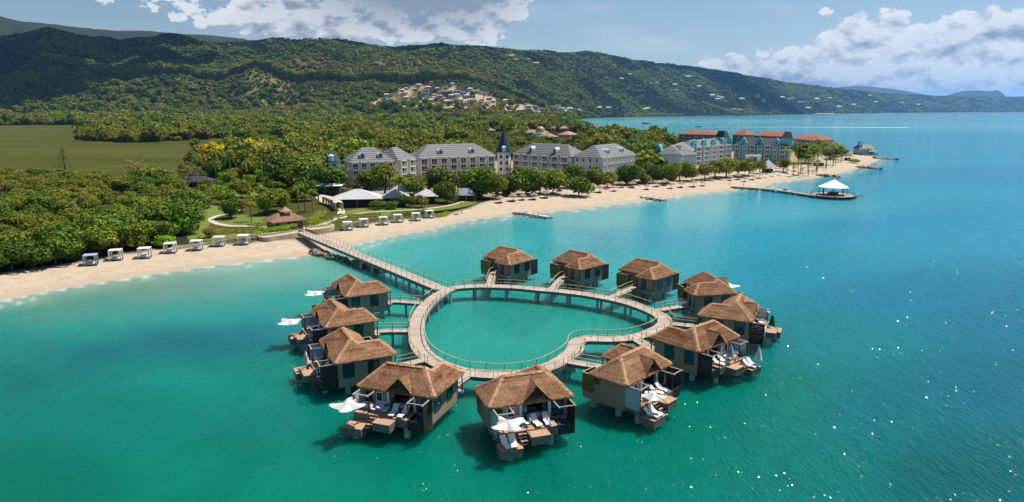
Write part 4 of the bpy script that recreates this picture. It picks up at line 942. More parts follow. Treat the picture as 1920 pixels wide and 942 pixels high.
# beach hut at the bridge foot
def beach_hut():
    a, b = Vector((*W(510.6, 418, 5), 0)), Vector((*W(576.6, 411, 5), 0)); d = b - a; L = d.length; ang = math.atan2(d.y, d.x)
    root = tag(empty('beach_hut', (a.x, a.y, 2.0), ang), 'brown hip-roofed beach hut with small cupola at the head of the footbridge', 'hut')
    Dp = 8.2; e = 3.0; r = 5.0
    MB().box(1, L - 1, 1, Dp - 1, 0, 2.95).build('wall', 'wall_taupe', root); MB().box(-.2, L + .2, -.6, Dp, -.3, .10).build('floor', 'path_stone', root)
    MB().box(L * .45, L * .72, .93, 1.0, .1, 2.5).build('doorway', 'dark_timber', root); MB().box(1.4, 2.6, .94, 1.0, .1, 2.4).build('window', 'glass_dark', root); MB().box(L - 2.8, L - 1.3, .94, 1.0, .9, 2.3).build('window', 'glass_dark', root)
    P = [(0, 0, e), (L, 0, e), (L, Dp, e), (0, Dp, e), (L * .3, Dp / 2, r), (L * .7, Dp / 2, r)]; mb = MB()
    pl = [[P[0], P[1], P[5], P[4]], [P[2], P[3], P[4], P[5]], [P[3], P[0], P[4]], [P[1], P[2], P[5]]]
    for q in pl: mb.slab(q, .18)
    rf = mb.build('roof', 'hut_roof', root); V, F, T = thatch_on(pl, .62); tag(put('thatch', mesh_tone('thatch', V, F, T, 'hut_roof'), rf), kind='stuff')
    cx, cy = L * .52, Dp / 2 - .2
    cu = MB().box(cx - 1.0, cx + 1.0, cy - 1.0, cy + 1.0, 4.6, 5.6).build('cupola', 'dark_timber', root); MB().box(cx - .8, cx + .8, cy - 1.05, cy - 1.0, 4.85, 5.45).build('cupola_window', 'frost_panel', cu)
    MB().add([(cx - 1.6, cy - 1.6, 5.55), (cx + 1.6, cy - 1.6, 5.55), (cx + 1.6, cy + 1.6, 5.55), (cx - 1.6, cy + 1.6, 5.55), (cx, cy, 6.9)], [(0, 1, 4), (1, 2, 4), (2, 3, 4), (3, 0, 4), (3, 2, 1, 0)]).build('cupola_roof', 'hut_roof', cu)
    for x in (.6, L - .6): MB().box(x - .1, x + .1, .5, .7, .1, 2.95).build('post', 'wall_taupe', root)
    MB().box(L + .4, L + .9, -.5, .2, 0, .9).build('planter_pot', 'house_blue', root)
beach_hut()
# pergola walkway with curved canopy
def pergola():
    Q, L = resample(catmull([G(*p)[:2] for p in [(636, 396), (630, 390), (618, 384), (603, 381)]], 6), 1.6, False); N = normals(Q, False)
    root = tag(empty('pergola'), 'curved cream covered walkway with square columns beside the white tents', 'pergola'); n = len(Q); V = []
    for i in range(n):
        for o, z in ((-1.5, 4.9), (0, 5.35), (1.5, 4.9), (1.5, 4.78), (0, 5.2), (-1.5, 4.78)): V.append((*(Q[i] + N[i] * o), z))
    F = [(i * 6 + k, i * 6 + (k + 1) % 6, i * 6 + 6 + (k + 1) % 6, i * 6 + 6 + k) for i in range(n - 1) for k in range(6)] + [(5, 4, 3, 2, 1, 0), tuple(6 * n - 6 + k for k in range(6))]
    MB().add(V, F).build('canopy', 'house_cream', root)
    for i in range(0, n, 2):
        for o in (-1.25, 1.25): q = Q[i] + N[i] * o; MB().box(q[0] - .22, q[0] + .22, q[1] - .22, q[1] + .22, 1.9, 4.85).build('column', 'planter_wall', root)
pergola()
# white tents and pavilions
def tent(name, label, cx, py, wpx, h0, h1, m='tent_white', asp=.8, hip=0.0, rz=.15):
    x, y, z = G(cx, py); wd = wpx / FPX * math.hypot(y, 38); dd = wd * asp; root = tag(empty(name, (x, y, z), rz), label, 'pavilion'); a, b = wd / 2, dd / 2; mb = MB(); r = hip * a
    P = [(-a, -b, h0), (a, -b, h0), (a, b, h0), (-a, b, h0), (-r, 0, h1), (r, 0, h1)]
    for q in ([[P[0], P[1], P[5], P[4]], [P[2], P[3], P[4], P[5]], [P[3], P[0], P[4]], [P[1], P[2], P[5]]] if hip else [[P[0], P[1], P[4]], [P[1], P[2], P[4]], [P[2], P[3], P[4]], [P[3], P[0], P[4]]]): mb.slab(q, .1)
    mb.build('roof', m, root)
    for sx in (-1, 0, 1):
        for sy in (-1, 1): MB().box(sx * a * .92 - .09, sx * a * .92 + .09, sy * b * .92 - .09, sy * b * .92 + .09, 0, h0 + (.0 if sx else .05)).build('post', 'canvas_grey', root)
    MB().box(-a * .7, a * .7, -b * .5, b * .6, 0, h0 * .62).build('bar_counter', 'dark_timber', root); return root
tent('pavilion', 'widest low white pavilion roof, beside the curved pergola', 672, 386, 92, 3.2, 6.4, asp=.62, hip=.12)
tent('pavilion', 'small peaked white pavilion behind the fan palm', 742, 384, 52, 3.2, 6.0)
tent('pavilion', 'white pavilion roof half hidden behind the two peaked ones', 768, 374, 74, 3.4, 7.0, asp=.55, hip=.3)
tent('pavilion', 'small peaked white pavilion nearest the long lawn', 800, 381, 44, 3.0, 5.6)
tent('pavilion', 'blue-grey roofed bar pavilion under the trees by the lawn', 873, 376, 36, 2.8, 5.0, 'steel_blue_roof', .8, .35)
tent('pavilion', 'long white flat-roofed pavilion under the big dark trees', 612, 366, 62, 4.2, 5.0, 'white_paint', .5, .6)
tent('pavilion', 'grey-roofed low service building behind the palms on the left', 366, 350, 66, 3.0, 5.0, 'roof_slate_dark', .5, .5)
tent('pavilion', 'white house with dark porch behind the tall palms', 458, 330, 44, 4.5, 7.0, 'house_white', .6, .5)
tent('pavilion', 'large white pool canopy in front of the teal hotel', 1439, 323, 24, 3.2, 7.5)
tent('pavilion', 'white canopy among palms at the right end of the beach', 1535, 311, 22, 3.0, 6.0)
# small palapas
def palapa_proto():
    root = empty('palapa'); MB().cyl((0, 0, 0), (0, 0, 2.3), .09, .08, 8).build('pole', 'palm_trunk', root); V = []; F = []; T = []; r = random.Random(2)
    mb = MB(); n = 18; mb.lathe([(.02, 3.05), (.7, 2.65), (1.75, 2.0), (1.72, 1.92), (.7, 2.5), (.02, 2.8)], n); mb.v = [(x * (1 + .07 * math.sin(i * 5.1)), y * (1 + .07 * math.sin(i * 3.7)), z) for i, (x, y, z) in enumerate(mb.v)]
    tp = mb.build('thatch_top', 'palapa', root)
    for i in range(150):
        th = r.uniform(0, 6.283); q = r.uniform(.25, 1.0); R0 = 1.75 * q; z = 3.05 - 1.05 * q; c, s = math.cos(th), math.sin(th); w = .1; k = len(V)
        a = Vector((c * R0 * .8, s * R0 * .8, z + .22)); b = Vector((c * (R0 + .22), s * (R0 + .22), z - r.uniform(.0, .18) + .06)); sd = Vector((-s, c, 0)) * w; V += [a - sd, a + sd, b + sd, b - sd]; F.append((k, k + 3, k + 2, k + 1)); T.append(r.random())
    tag(put('fringe', mesh_tone('fringe', V, F, T, 'palapa'), tp), kind='stuff')
    MB().box(-.95, -.3, -.9, .95, .25, .38).build('seat', 'slat_brown', root); MB().box(.3, .95, -.9, .95, .25, .38).build('seat', 'slat_brown', root); return root
pal = [(938, 380), (962, 377), (980, 375), (1001, 374), (1023, 371), (1048, 366), (1112, 356), (1124, 361), (1152, 358.5), (1166, 352), (1186, 352), (1213, 355), (1232, 350), (1246, 347.5), (1258, 353), (1277, 351), (1300, 350), (1318, 348), (1369, 339), (1384, 337), (1396, 341), (1411, 337), (1424, 334), (1476, 325), (1490, 321)]
sides = ['under the trees beside the lawn', 'below the grey hotel', 'below the gap between the hotels', 'in front of the teal hotel']
for i, p in enumerate(pal):
    g_ = 0 if p[0] < 990 else 1 if p[0] < 1200 else 2 if p[0] < 1330 else 3; row = [q for q in pal if (0 if q[0] < 990 else 1 if q[0] < 1200 else 2 if q[0] < 1330 else 3) == g_]; j = row.index(p)
    place('palapa', palapa_proto, f'thatched beach umbrella {sides[g_]}, {["first","second","third","fourth","fifth","sixth","seventh","eighth"][j]} of its row from the left', 'palapa', 'thatched umbrellas along the sand', (lambda q: (q[0], q[1], q[2] - .05))(G(*p)), i * .7, 1.0 + .12 * math.sin(i * 2.1))
def small_parasol(m, label, px, py):
    x, y, z = G(px, py); root = tag(empty('beach_parasol', (x, y, z)), label, 'parasol'); MB().cyl((0, 0, 0), (0, 0, 2.3), .04, .04, 6).build('pole', 'white_paint', root); MB().lathe([(.02, 2.75), (.8, 2.5), (1.5, 2.1), (1.48, 2.04), (.02, 2.62)], 8).build('canopy', m, root)
small_parasol('umbrella_red', 'red beach parasol among the thatched ones below the grey hotel', 1140, 355)
for i, p in enumerate([(1436, 333), (1449, 330), (1462, 329)]): small_parasol('umbrella_blue', f'{["left","middle","right"][i]} one of three blue beach parasols by the white pool canopy', *p)
# lamp posts by the garden path
for i, p in enumerate([(439, 421), (417, 408), (633, 417)]):
    x, y, z = G(*p); root = tag(empty('garden_lamp', (x, y, z)), ['slim garden lamp beside the pale path left of the hut', 'slim garden lamp at the bend of the path by the lawn', 'low path lamp beside the right-hand planter'][i], 'lamp', 'garden lamps'); MB().cyl((0, 0, 0), (0, 0, 2.4 if i < 2 else .8), .06, .05, 8).build('post', 'dark_timber', root); MB().lathe([(.0, 0), (.14, .05), (.18, .3), (.05, .42), (0, .42)], 8).build('lantern', 'lamp_glass', root, (0, 0, 2.4 if i < 2 else .8))

# boulders
def boulder_mesh(seed):
    r = random.Random(seed); mb = MB(); n, k = 7, 4; V = [(0, 0, .5)]
    for j in range(1, k):
        for i in range(n): th = 2 * math.pi * (i + .5 * (j % 2)) / n; ph = math.pi * j / k; q = r.uniform(.75, 1.15) * .5; V.append((q * math.sin(ph) * math.cos(th) * 1.25, q * math.sin(ph) * math.sin(th), q * math.cos(ph) * .85))
    V.append((0, 0, -.45)); F = [(0, 1 + i, 1 + (i + 1) % n) for i in range(n)]
    for j in range(k - 2): F += [(1 + j * n + i, 1 + (j + 1) * n + i, 1 + (j + 1) * n + (i + 1) % n, 1 + j * n + (i + 1) % n) for i in range(n)]
    e = len(V) - 1; o = 1 + (k - 2) * n; F += [(e, o + (i + 1) % n, o + i) for i in range(n)]; return mb.add(V, F).mesh('boulder', ['stone', 'stone_dark'][seed % 3 == 2])
BOULD = [boulder_mesh(s) for s in range(6)]
def rock_heap(name, label, pts, n, size, spread, zmax=.5, seed=0, top=None):
    r = random.Random(seed); P, L = resample(pts, .5, False); N = normals(P, False); root = tag(empty(name, (P[0][0], P[0][1], 0)), label, 'rocks')
    for i in range(n):
        j = r.randrange(len(P)); q = P[j] + N[j] * r.gauss(0, spread); s = size * r.uniform(.55, 1.4); o = put('boulder', BOULD[r.randrange(6)], root, (q[0] - P[0][0], q[1] - P[0][1], r.uniform(-.1, zmax)), r.uniform(0, 6), (s, s, s * .9))
    if top:
        mb = MB()
        for a, b in zip(pts, pts[1:]): mb.bar((a[0] - P[0][0], a[1] - P[0][1], .35), (b[0] - P[0][0], b[1] - P[0][1], .35), spread * 2.0, 1.0)
        mb.build('crest', top, root)
    return root
br0, br1 = np.array(W(589, 474)), np.array(W(716, 512)); rock_heap('rock_revetment', 'bank of dark boulders along the left foot of the footbridge', [tuple(br0 + (br1 - br0) * t) for t in np.linspace(0, 1, 6)], 130, 1.25, .75, .7, 1)
rock_heap('rock_cluster', 'pale boulder cluster where the bridge rocks meet the sand', [W(584, 477), W(604, 478)], 16, 1.7, .7, .6, 2)
for i, (a, b, lab) in enumerate([((968, 400.5), (1030, 411), 'flat stone groyne jutting from the beach nearest the bridge'), ((1202, 371.5), (1246, 377.5), 'flat stone groyne below the gap between the hotels'), ((1533, 330), (1572, 333), 'low rock groyne just beyond the white gazebo'), ((1606, 314), (1650, 318), 'low rock groyne near the sandy point'), ((1640, 297.5), (1682, 300), 'rock groyne at the tip of the sandy point')]):
    rock_heap('stone_groyne', lab, [W(*a), tuple((np.array(W(*a)) + np.array(W(*b))) / 2 + np.array([0, 1.0])), W(*b)], 60 if i < 2 else 36, 1.25 if i < 2 else 2.2, 1.3 if i < 2 else 1.3, .5, 10 + i, 'path_stone' if i < 2 else None)

# jetty with white gazebo
def gazebo():
    cx, cy = W(1561, 371, .0); d = math.hypot(cx, cy); s = d / FPX; rp = 36 * s; root = tag(empty('gazebo', (cx, cy, 0)), 'white cone-roofed gazebo on a round platform at the end of the jetty', 'gazebo')
    MB().lathe([(0, .3), (rp, .3), (rp * 1.02, .9), (rp * 1.02, 1.25), (0, 1.25)], 12).build('platform', 'dark_timber', root); MB().lathe([(0, 1.26), (rp * .97, 1.26), (rp * .97, 1.32), (0, 1.34)], 12).build('deck', 'deck_wood', root)
    rr = 25 * s
    MB().lathe([(.02, 8.1), (rr * .5, 6.35), (rr, 4.75), (rr * .98, 4.6), (rr * .5, 6.2), (.02, 7.9)], 8).build('roof', 'white_paint', root); MB().lathe([(0, 8.9), (.12, 8.7), (.2, 8.05), (0, 8.0)], 6).build('finial', 'white_paint', root)
    for i in range(8): a = 2 * math.pi * (i + .5) / 8; MB().cyl((rr * .86 * math.cos(a), rr * .86 * math.sin(a), 1.3), (rr * .86 * math.cos(a), rr * .86 * math.sin(a), 4.75), .16, .14, 8).build('column', 'dark_timber', root)
    mb = MB(); n = 20
    for i in range(n):
        if 2 < i < 5: continue
        a, b = 2 * math.pi * i / n, 2 * math.pi * (i + 1) / n; p = (rp * .95 * math.cos(a), rp * .95 * math.sin(a)); q = (rp * .95 * math.cos(b), rp * .95 * math.sin(b)); mb.bar((*p, 2.3), (*q, 2.3), .08); mb.bar((*p, 1.8), (*q, 1.8), .05); mb.bar((*p, 1.3), (*p, 2.3), .08)
    mb.build('railing', 'dark_timber', root); MB().lathe([(0, 1.35), (2.2, 1.35), (2.2, 2.4), (2.35, 2.42), (2.35, 2.5), (0, 2.5)], 12).build('bar_counter', 'slat_brown', root)
    for i in range(6): a = 2 * math.pi * i / 6; MB().cyl((rp * .8 * math.cos(a), rp * .8 * math.sin(a), -1), (rp * .8 * math.cos(a), rp * .8 * math.sin(a), .6), .3, .3, 8).build('pile', 'concrete', root)
    MB().box(rp * 1.0, rp * 1.45, -.9, .4, .7, .9).build('swim_platform', 'dark_timber', root)
gazebo()
walkway('jetty', 'low stone-sided jetty leading from the beach out to the white gazebo', 'jetty', catmull([W(1372, 350, 1.0), W(1430, 354, 1.0), W(1480, 360, 1.0), W(1532, 368, 1.0)], 5), 2.4, 1.15, rails=False, piles=5, pile_r=.35, fascia=.55, board=.5)
rock_heap('rock_jetty_base', 'scattered boulders along the seaward side of the gazebo jetty', [W(1384, 353.5), W(1440, 357.5), W(1484, 363), W(1530, 371)], 90, 1.4, .55, .4, 31)
def hull(L, B_, H, root, m, name='hull'):
    prof = [(-.5, .8), (-.3, 1.0), (.1, 1.0), (.35, .6), (.5, .03)]; V = []
    for t, w in prof: V += [(t * L, -w * B_ / 2, H), (t * L, -w * B_ * .35, 0), (t * L, w * B_ * .35, 0), (t * L, w * B_ / 2, H)]
    n = len(prof); F = [(i * 4 + k, i * 4 + 4 + k, i * 4 + 5 + k, i * 4 + 1 + k) for i in range(n - 1) for k in range(3)] + [(0, 1, 2, 3), tuple(reversed(range(4 * n - 4, 4 * n)))]
    F += [(i * 4 + 3, i * 4 + 7, i * 4 + 4, i * 4) for i in range(n - 1)]; return MB().add(V, F).build(name, m, root)
def speedboat():
    x, y = W(1470, 361.5); root = tag(empty('motor_boat', (x, y, -.1), R(-14)), 'white motor boat moored alongside the gazebo jetty', 'boat'); hull(9.0, 2.6, 1.1, root, 'hull_white')
    MB().add([(-.5, -1, 1.1), (1.6, -.9, 1.1), (1.6, .9, 1.1), (-.5, 1, 1.1), (-.3, -.8, 1.7), (.7, -.7, 1.7), (.7, .7, 1.7), (-.3, .8, 1.7)], [(0, 1, 5, 4), (1, 2, 6, 5), (2, 3, 7, 6), (3, 0, 4, 7), (4, 5, 6, 7)]).build('windscreen', 'glass_dark', root); MB().box(-3.4, -1.2, -.9, .9, 1.1, 1.35).build('seat', 'cushion_white', root); MB().box(-4.9, -4.5, -.3, .3, .4, 1.5).build('engine', 'dark_timber', root)
speedboat()
def fishing(px, py, L, label):
    x, y = W(px, py); root = tag(empty('fishing_boat', (x, y, -.15), R(4)), label, 'boat', 'fishing boats moored in the far bay'); hull(L, L * .2, L * .11, root, 'stone_dark'); MB().box(-L * .42, -L * .28, -L * .06, L * .06, L * .09, L * .2).build('engine', 'dark_timber', root); MB().box(-.1 * L, .0, -L * .08, L * .08, L * .11, L * .13).build('seat', 'slat_brown', root)
fishing(1212, 232.5, 24, 'long dark fishing boat alone in the bay above the palm grove'); fishing(1062, 228.5, 22, 'dark fishing boat nearest the village in the far bay'); fishing(1095, 229, 26, 'dark fishing boat second from the village in the far bay')
x, y = W(1310, 238.5); rt = tag(empty('motor_boat', (x, y, 0), R(180)), 'small speedboat at the head of the long white wake', 'boat'); hull(14, 3.4, 1.6, rt, 'stone_dark'); MB().box(-1, 2, -1, 1, 1.6, 2.8).build('cabin', 'hull_white', rt)

def wake():
    a, b = np.array(W(1313, 238.6)), np.array(W(1700, 239.2)); V = []; n = 60; r = random.Random(6)
    for i in range(n + 1):
        t = i / n; p = a + (b - a) * t; w = 3 + 16 * t; V += [(p[0], p[1] - w * r.uniform(.6, 1.2), .06), (p[0], p[1] + w * r.uniform(.6, 1.2), .06)]
    return tag(MB().add(V, [(2 * i, 2 * i + 2, 2 * i + 3, 2 * i + 1) for i in range(n)]).build('boat_wake', 'tub_white'), 'long straight white wake trailing across the far bay', None, None, 'stuff')
wake()
# overwater chapel and small hut beyond the point
def chapel():
    x, y = W(1619, 291.5); s = math.hypot(x, y) / FPX; root = tag(empty('chapel', (x, y, 0), R(8)), 'small grey-roofed overwater chapel with a square turret beyond the sandy point', 'chapel'); w, d, h = 27 * s, 8.0, 4.4; z = 1.4
    MB().box(-w * .62, w * .55, -d * .8, d * .6, z - .4, z).build('platform', 'dark_timber', root); MB().box(-w / 2, w / 2, -d / 2, d / 2, z, z + h).build('wall', 'ice_wall', root); e = z + h
    mb = MB()
    for q in ([(-w / 2 - .5, -d / 2 - .6, e), (w / 2 + .5, -d / 2 - .6, e), (w / 2 - 1, 0, e + 3.4), (-w / 2 + 1, 0, e + 3.4)], [(w / 2 + .5, d / 2 + .6, e), (-w / 2 - .5, d / 2 + .6, e), (-w / 2 + 1, 0, e + 3.4), (w / 2 - 1, 0, e + 3.4)], [(-w / 2 - .5, d / 2 + .6, e), (-w / 2 - .5, -d / 2 - .6, e), (-w / 2 + 1, 0, e + 3.4)], [(w / 2 + .5, -d / 2 - .6, e), (w / 2 + .5, d / 2 + .6, e), (w / 2 - 1, 0, e + 3.4)]): mb.slab(q, .15)
    mb.build('roof', 'roof_slate', root); tw = MB().box(-w * .42, -w * .22, -2, 1, e + .5, e + 5.2).build('turret', 'ice_wall', root); MB().add([(-w * .45, -2.4, e + 5.2), (-w * .19, -2.4, e + 5.2), (-w * .19, 1.4, e + 5.2), (-w * .45, 1.4, e + 5.2), (-w * .32, -.5, e + 6.6)], [(0, 1, 4), (1, 2, 4), (2, 3, 4), (3, 0, 4), (3, 2, 1, 0)]).build('turret_roof', 'roof_slate_dark', tw)
    for i in range(5): u = -w * .38 + i * w * .19; MB().box(u - .5, u + .5, -d / 2 - .06, -d / 2, z + 1.2, z + 3.4).build('window', 'glass_dark', root)
    for u in (-w * .5, -w * .1, w * .3): MB().cyl((u, -d * .6, -1), (u, -d * .6, z - .3), .35, .35, 8).build('pile', 'concrete', root)
    x2, y2 = W(1634, 292); r2 = tag(empty('waterside_hut', (x2, y2, 0)), 'tiny open thatched hut on piles beside the chapel', 'hut'); MB().box(-4, 4, -3, 3, 1.0, 1.4).build('platform', 'dark_timber', r2); MB().add([(-4, -3, 3.4), (4, -3, 3.4), (4, 3, 3.4), (-4, 3, 3.4), (0, 0, 6.0)], [(0, 1, 4), (1, 2, 4), (2, 3, 4), (3, 0, 4), (3, 2, 1, 0)]).build('roof', 'palapa', r2)
    for u in (-3.3, 3.3):
        for v in (-2.4, 2.4): MB().cyl((u, v, -1), (u, v, 3.5), .2, .2, 8).build('post', 'dark_timber', r2)
    walkway('jetty', 'narrow plank jetty linking the sandy point to the overwater chapel', 'jetty', [W(1588, 287.5, 1.2), W(1608, 290, 1.2)], 2.0, 1.3, rails=False, piles=6, board=.8)
chapel()
tent('pavilion', 'dark thatched beach bar at the sandy point', 1589, 301, 14, 3.0, 6.5, 'palapa', .8)

# a few people on the sand
def person_proto():
    root = empty('person'); me = bpy.data.meshes.new('body'); S = [(0, 0, .95), (0, 0, 1.2), (0, 0, 1.45), (0, 0, 1.55), (0, 0, 1.68), (.2, 0, 1.43), (.27, .02, 1.15), (.27, -.1, .9), (-.2, 0, 1.43), (-.27, .02, 1.15), (-.25, -.12, .9), (.1, 0, .9), (.11, -.05, .5), (.11, .03, .06), (.11, -.12, .03), (-.1, 0, .9), (-.11, .06, .5), (-.11, .12, .06), (-.11, -.02, .03)]
    E_ = [(0, 1), (1, 2), (2, 3), (3, 4), (2, 5), (5, 6), (6, 7), (2, 8), (8, 9), (9, 10), (0, 11), (11, 12), (12, 13), (13, 14), (0, 15), (15, 16), (16, 17), (17, 18)]; rad = [.15, .14, .15, .06, .11, .06, .05, .035, .06, .05, .035, .09, .065, .045, .04, .09, .065, .045, .04]
    me.from_pydata(S, E_, []); me.materials.append(M('skin')); o = put('body', me, root); sk = o.modifiers.new('skin', 'SKIN')
    for i, r in enumerate(rad): me.skin_vertices[0].data[i].radius = (r, r)
    me.skin_vertices[0].data[0].use_root = True; o.modifiers.new('sub', 'SUBSURF').levels = 1
    MB().lathe([(.0, 1.46), (.17, 1.42), (.17, 1.2), (.165, .95), (.175, .7), (.15, .7), (.14, 1.2), (0, 1.44)], 12).build('clothing', 'cloth_white', root); MB().lathe([(0, 1.82), (.1, 1.78), (.125, 1.7), (.1, 1.62), (.0, 1.66)], 10).build('hair', 'dark_timber', root); return root
for i, (p, lab) in enumerate([((771, 418), 'person in white walking on the sand beside the fifth right-hand cabana'), ((757, 416), 'person in white standing between two cabanas right of the bridge'), ((1394, 349), 'person in white standing on the sand near the jetty'), ((1368, 348), 'person in white at the landward end of the jetty'), ((884, 392), 'person in white standing on the sand by the lawn edge')]):
    place('person', person_proto, lab, 'person', 'people on the beach', G(*p), i * 1.3)

# ------------------------------------------------------------------ hotels
def hip(mb, a0, a1, b0, b1, e, r, run, bands=7, ov=.7, mats=(0, 1)):
    """hip roof laid in stepped courses"""
    def ring(t): return (a0 - ov + (run + ov) * t, a1 + ov - (run + ov) * t, b0 - ov + (((b1 - b0) / 2 + ov) * t) * .98, b1 + ov - (((b1 - b0) / 2 + ov) * t) * .98, e + (r - e) * t)
    for k in range(bands):
        A = ring(k / bands); B = ring((k + 1) / bands); lip = .16; zt = B[4]; z0 = A[4] + (lip if k else 0)
        pa = [(A[0], A[2], z0), (A[1], A[2], z0), (A[1], A[3], z0), (A[0], A[3], z0)]; pb = [(B[0], B[2], zt), (B[1], B[2], zt), (B[1], B[3], zt), (B[0], B[3], zt)]
        for i in range(4): j = (i + 1) % 4; mb.add([pa[i], pa[j], pb[j], pb[i]], [(0, 1, 2, 3)], mats[0]); mb.add([(pa[i][0], pa[i][1], z0 - .2), (pa[j][0], pa[j][1], z0 - .2), pa[j], pa[i]], [(0, 1, 2, 3)], mats[1])
        if k == bands - 1: mb.add(pb, [(0, 1, 2, 3)], mats[0])
    A = ring(0); mb.add([(A[0], A[2], A[4] - .21), (A[1], A[2], A[4] - .21), (A[1], A[3], A[4] - .21), (A[0], A[3], A[4] - .21)], [(3, 2, 1, 0)], mats[1])
def hotel(name, label, p0, p1, depth, eave, floors, bays, rise, wall='hotel_grey', roof=('roof_slate', 'roof_slate_dark'), trim='white_paint', dormers=0, gables=(), side_bays=0, base=2.0, style='bay', run=None, group=None, towers=()):
    a, b = Vector((*W(*p0, eave), 0)), Vector((*W(*p1, eave), 0)); d = b - a; L = d.length; ang = math.atan2(d.y, d.x); H = eave - base; fh = H / floors
    root = tag(empty(name, (a.x, a.y, base), ang), label, 'hotel', group)
    MB().box(0, L, 0, depth, -1, H - .22).build('wall', wall, root)
    mb = MB(); hip(mb, 0, L, 0, depth, H, H + rise, run or min(depth * .5, L * .35)); rf = mb.build('roof', list(roof), root)
    bw = L / bays; KEY = (round(bw, 2), round(fh, 2), trim)
    def mk():
        w = bw * .62; s = MB(); s.box(-w / 2 - .12, w / 2 + .12, -1.3, 0, -.15, .15); s.box(-w / 2 - .12, -w / 2 + .12, -1.3, 0, .15, fh - .45); s.box(w / 2 - .12, w / 2 + .12, -1.3, 0, .15, fh - .45); s.box(-w / 2 - .12, w / 2 + .12, -1.32, 0, fh - .45, fh - .22); s.box(-.06, .06, -1.25, -1.15, .15, fh - .45)
        s.box(-w / 2 + .12, w / 2 - .12, -1.26, -1.2, .95, 1.08)
        for k in range(7): u = -w / 2 + .25 + k * (w - .5) / 6; s.box(u - .025, u + .025, -1.25, -1.21, .15, .95)
        fr = s.mesh('balcony', trim); g = MB(); g.box(-w / 2 + .3, -w * .02, -.07, 0, .15, fh - .7); g.box(w * .04, w / 2 - .3, -.07, 0, .15, fh - .7); gl = g.mesh('window', 'glass_dark'); q = MB(); q.box(-.45, .45, -.06, 0, .9, fh - .9); sm = q.mesh('window', 'glass_dark'); q2 = MB(); q2.box(-.58, .58, -.04, 0, .78, fh - .78); return fr, gl, sm, q2.mesh('window_frame', trim)
    fr, gl, sm, sf = mk()
    for f in range(floors):
        for i in range(bays):
            x = bw * (i + .5)
            bo = put('balcony', fr, root, (x, 0, f * fh)); put('window', gl, bo, (0, -.02, 0))
            if bw > 5.5 and i < bays - 1: wo = put('window', sm, root, (bw * (i + 1), -.045, f * fh)); put('window_frame', sf, wo, (0, .04, 0))
        for i in range(side_bays):
            y = depth * (i + .5) / side_bays
            for sx, rz in ((0, -math.pi / 2), (L, math.pi / 2)): wo = put('window', sm, root, (sx + (-.045 if sx == 0 else .045), y, f * fh), rz); put('window_frame', sf, wo, (0, .04, 0))
    mb = MB()
    for f in range(1, floors): mb.box(-.05, L + .05, -.06, 0, f * fh - .1, f * fh + .1)
    mb.box(-.1, L + .1, -.12, 0, H - .5, H - .23); mb.build('cornice', trim, root)
    for i in range(dormers):
        x = L * (i + .7) / (dormers + .4); z = H + rise * .28; y = depth * .12
        dm = MB().add([(x - 1.3, y - .6, z), (x + 1.3, y - .6, z), (x + 1.3, y + 3, z), (x - 1.3, y + 3, z), (x - 1.3, y - .6, z + 1.5), (x + 1.3, y - .6, z + 1.5), (x + 1.3, y + 3, z + 1.5), (x - 1.3, y + 3, z + 1.5), (x, y - .6, z + 2.6), (x, y + 3, z + 2.6)], [(0, 1, 5, 8, 4), (1, 2, 6, 5), (2, 3, 7, 9, 6), (3, 0, 4, 7), (4, 8, 9, 7), (8, 5, 6, 9)]).build('dormer', 'ice_wall', root)
        MB().box(x - .6, x + .6, y - .66, y - .61, z + .2, z + 1.5).build('window', 'glass_dark', dm)
    for t, m in gables:
        x = L * t; w = 2.7; z = H - .2; sh = [(-w, 0), (w, 0), (w, 1.8), (w * .75, 2.8), (w * .55, 4.0), (w * .3, 4.8), (0, 5.3), (-w * .3, 4.8), (-w * .55, 4.0), (-w * .75, 2.8), (-w, 1.8)]
        n = len(sh); mb = MB(); mb.add([(x + u, -.35, z + v) for u, v in sh] + [(x + u, 1.6, z + v) for u, v in sh], [tuple(range(n)), tuple(reversed(range(n, 2 * n)))] + [((i + 1) % n, i, i + n, (i + 1) % n + n) for i in range(n)])
        mb.box(x - w, x + w, -.34, 0, -1, z - .01); ga = mb.build('gable', m, root); MB().box(x - .45, x + .45, -.41, -.36, z + .9, z + 2.3).build('window', 'glass_dark', ga)
    for t in towers:
        x = L * t; tw = MB().box(x - 3.5, x + 3.5, 1, 8, H - 1, H + 5).build('turret', wall, root); mb = MB(); mb.add([(x - 3.9, .6, H + 5), (x + 3.9, .6, H + 5), (x + 3.9, 8.4, H + 5), (x - 3.9, 8.4, H + 5), (x - 2, 2.5, H + 9.5), (x + 2, 2.5, H + 9.5), (x + 2, 6.5, H + 9.5), (x - 2, 6.5, H + 9.5)], [(0, 1, 5, 4), (1, 2, 6, 5), (2, 3, 7, 6), (3, 0, 4, 7), (4, 5, 6, 7), (3, 2, 1, 0)]); mb.build('turret_roof', roof[1], tw)
    return root
GH = 'grey hotel wings behind the beach trees'
hotel('hotel_wing', 'grey hotel wing nearest the white pavilions, leftmost of the slate-roofed row', (657, 305), (738, 302.5), 15, 15, 4, 5, 6.0, dormers=2, side_bays=3, group=GH)
hotel('hotel_wing', 'short grey corner wing with stacked white bays, second from the left of the row', (746, 301), (778, 297.5), 14, 15, 4, 2, 5.5, 'hotel_cream', side_bays=3, group=GH)
hotel('hotel_wing', 'longest grey hotel wing with two blue dormers left of the pointed tower', (785, 297), (928, 292), 16, 15, 4, 8, 6.0, dormers=2, side_bays=3, group=GH)
hotel('hotel_wing', 'grey hotel wing with slate roof just right of the pointed tower', (962, 288), (1070, 294), 15, 15, 4, 6, 5.5, dormers=2, side_bays=3, group=GH)
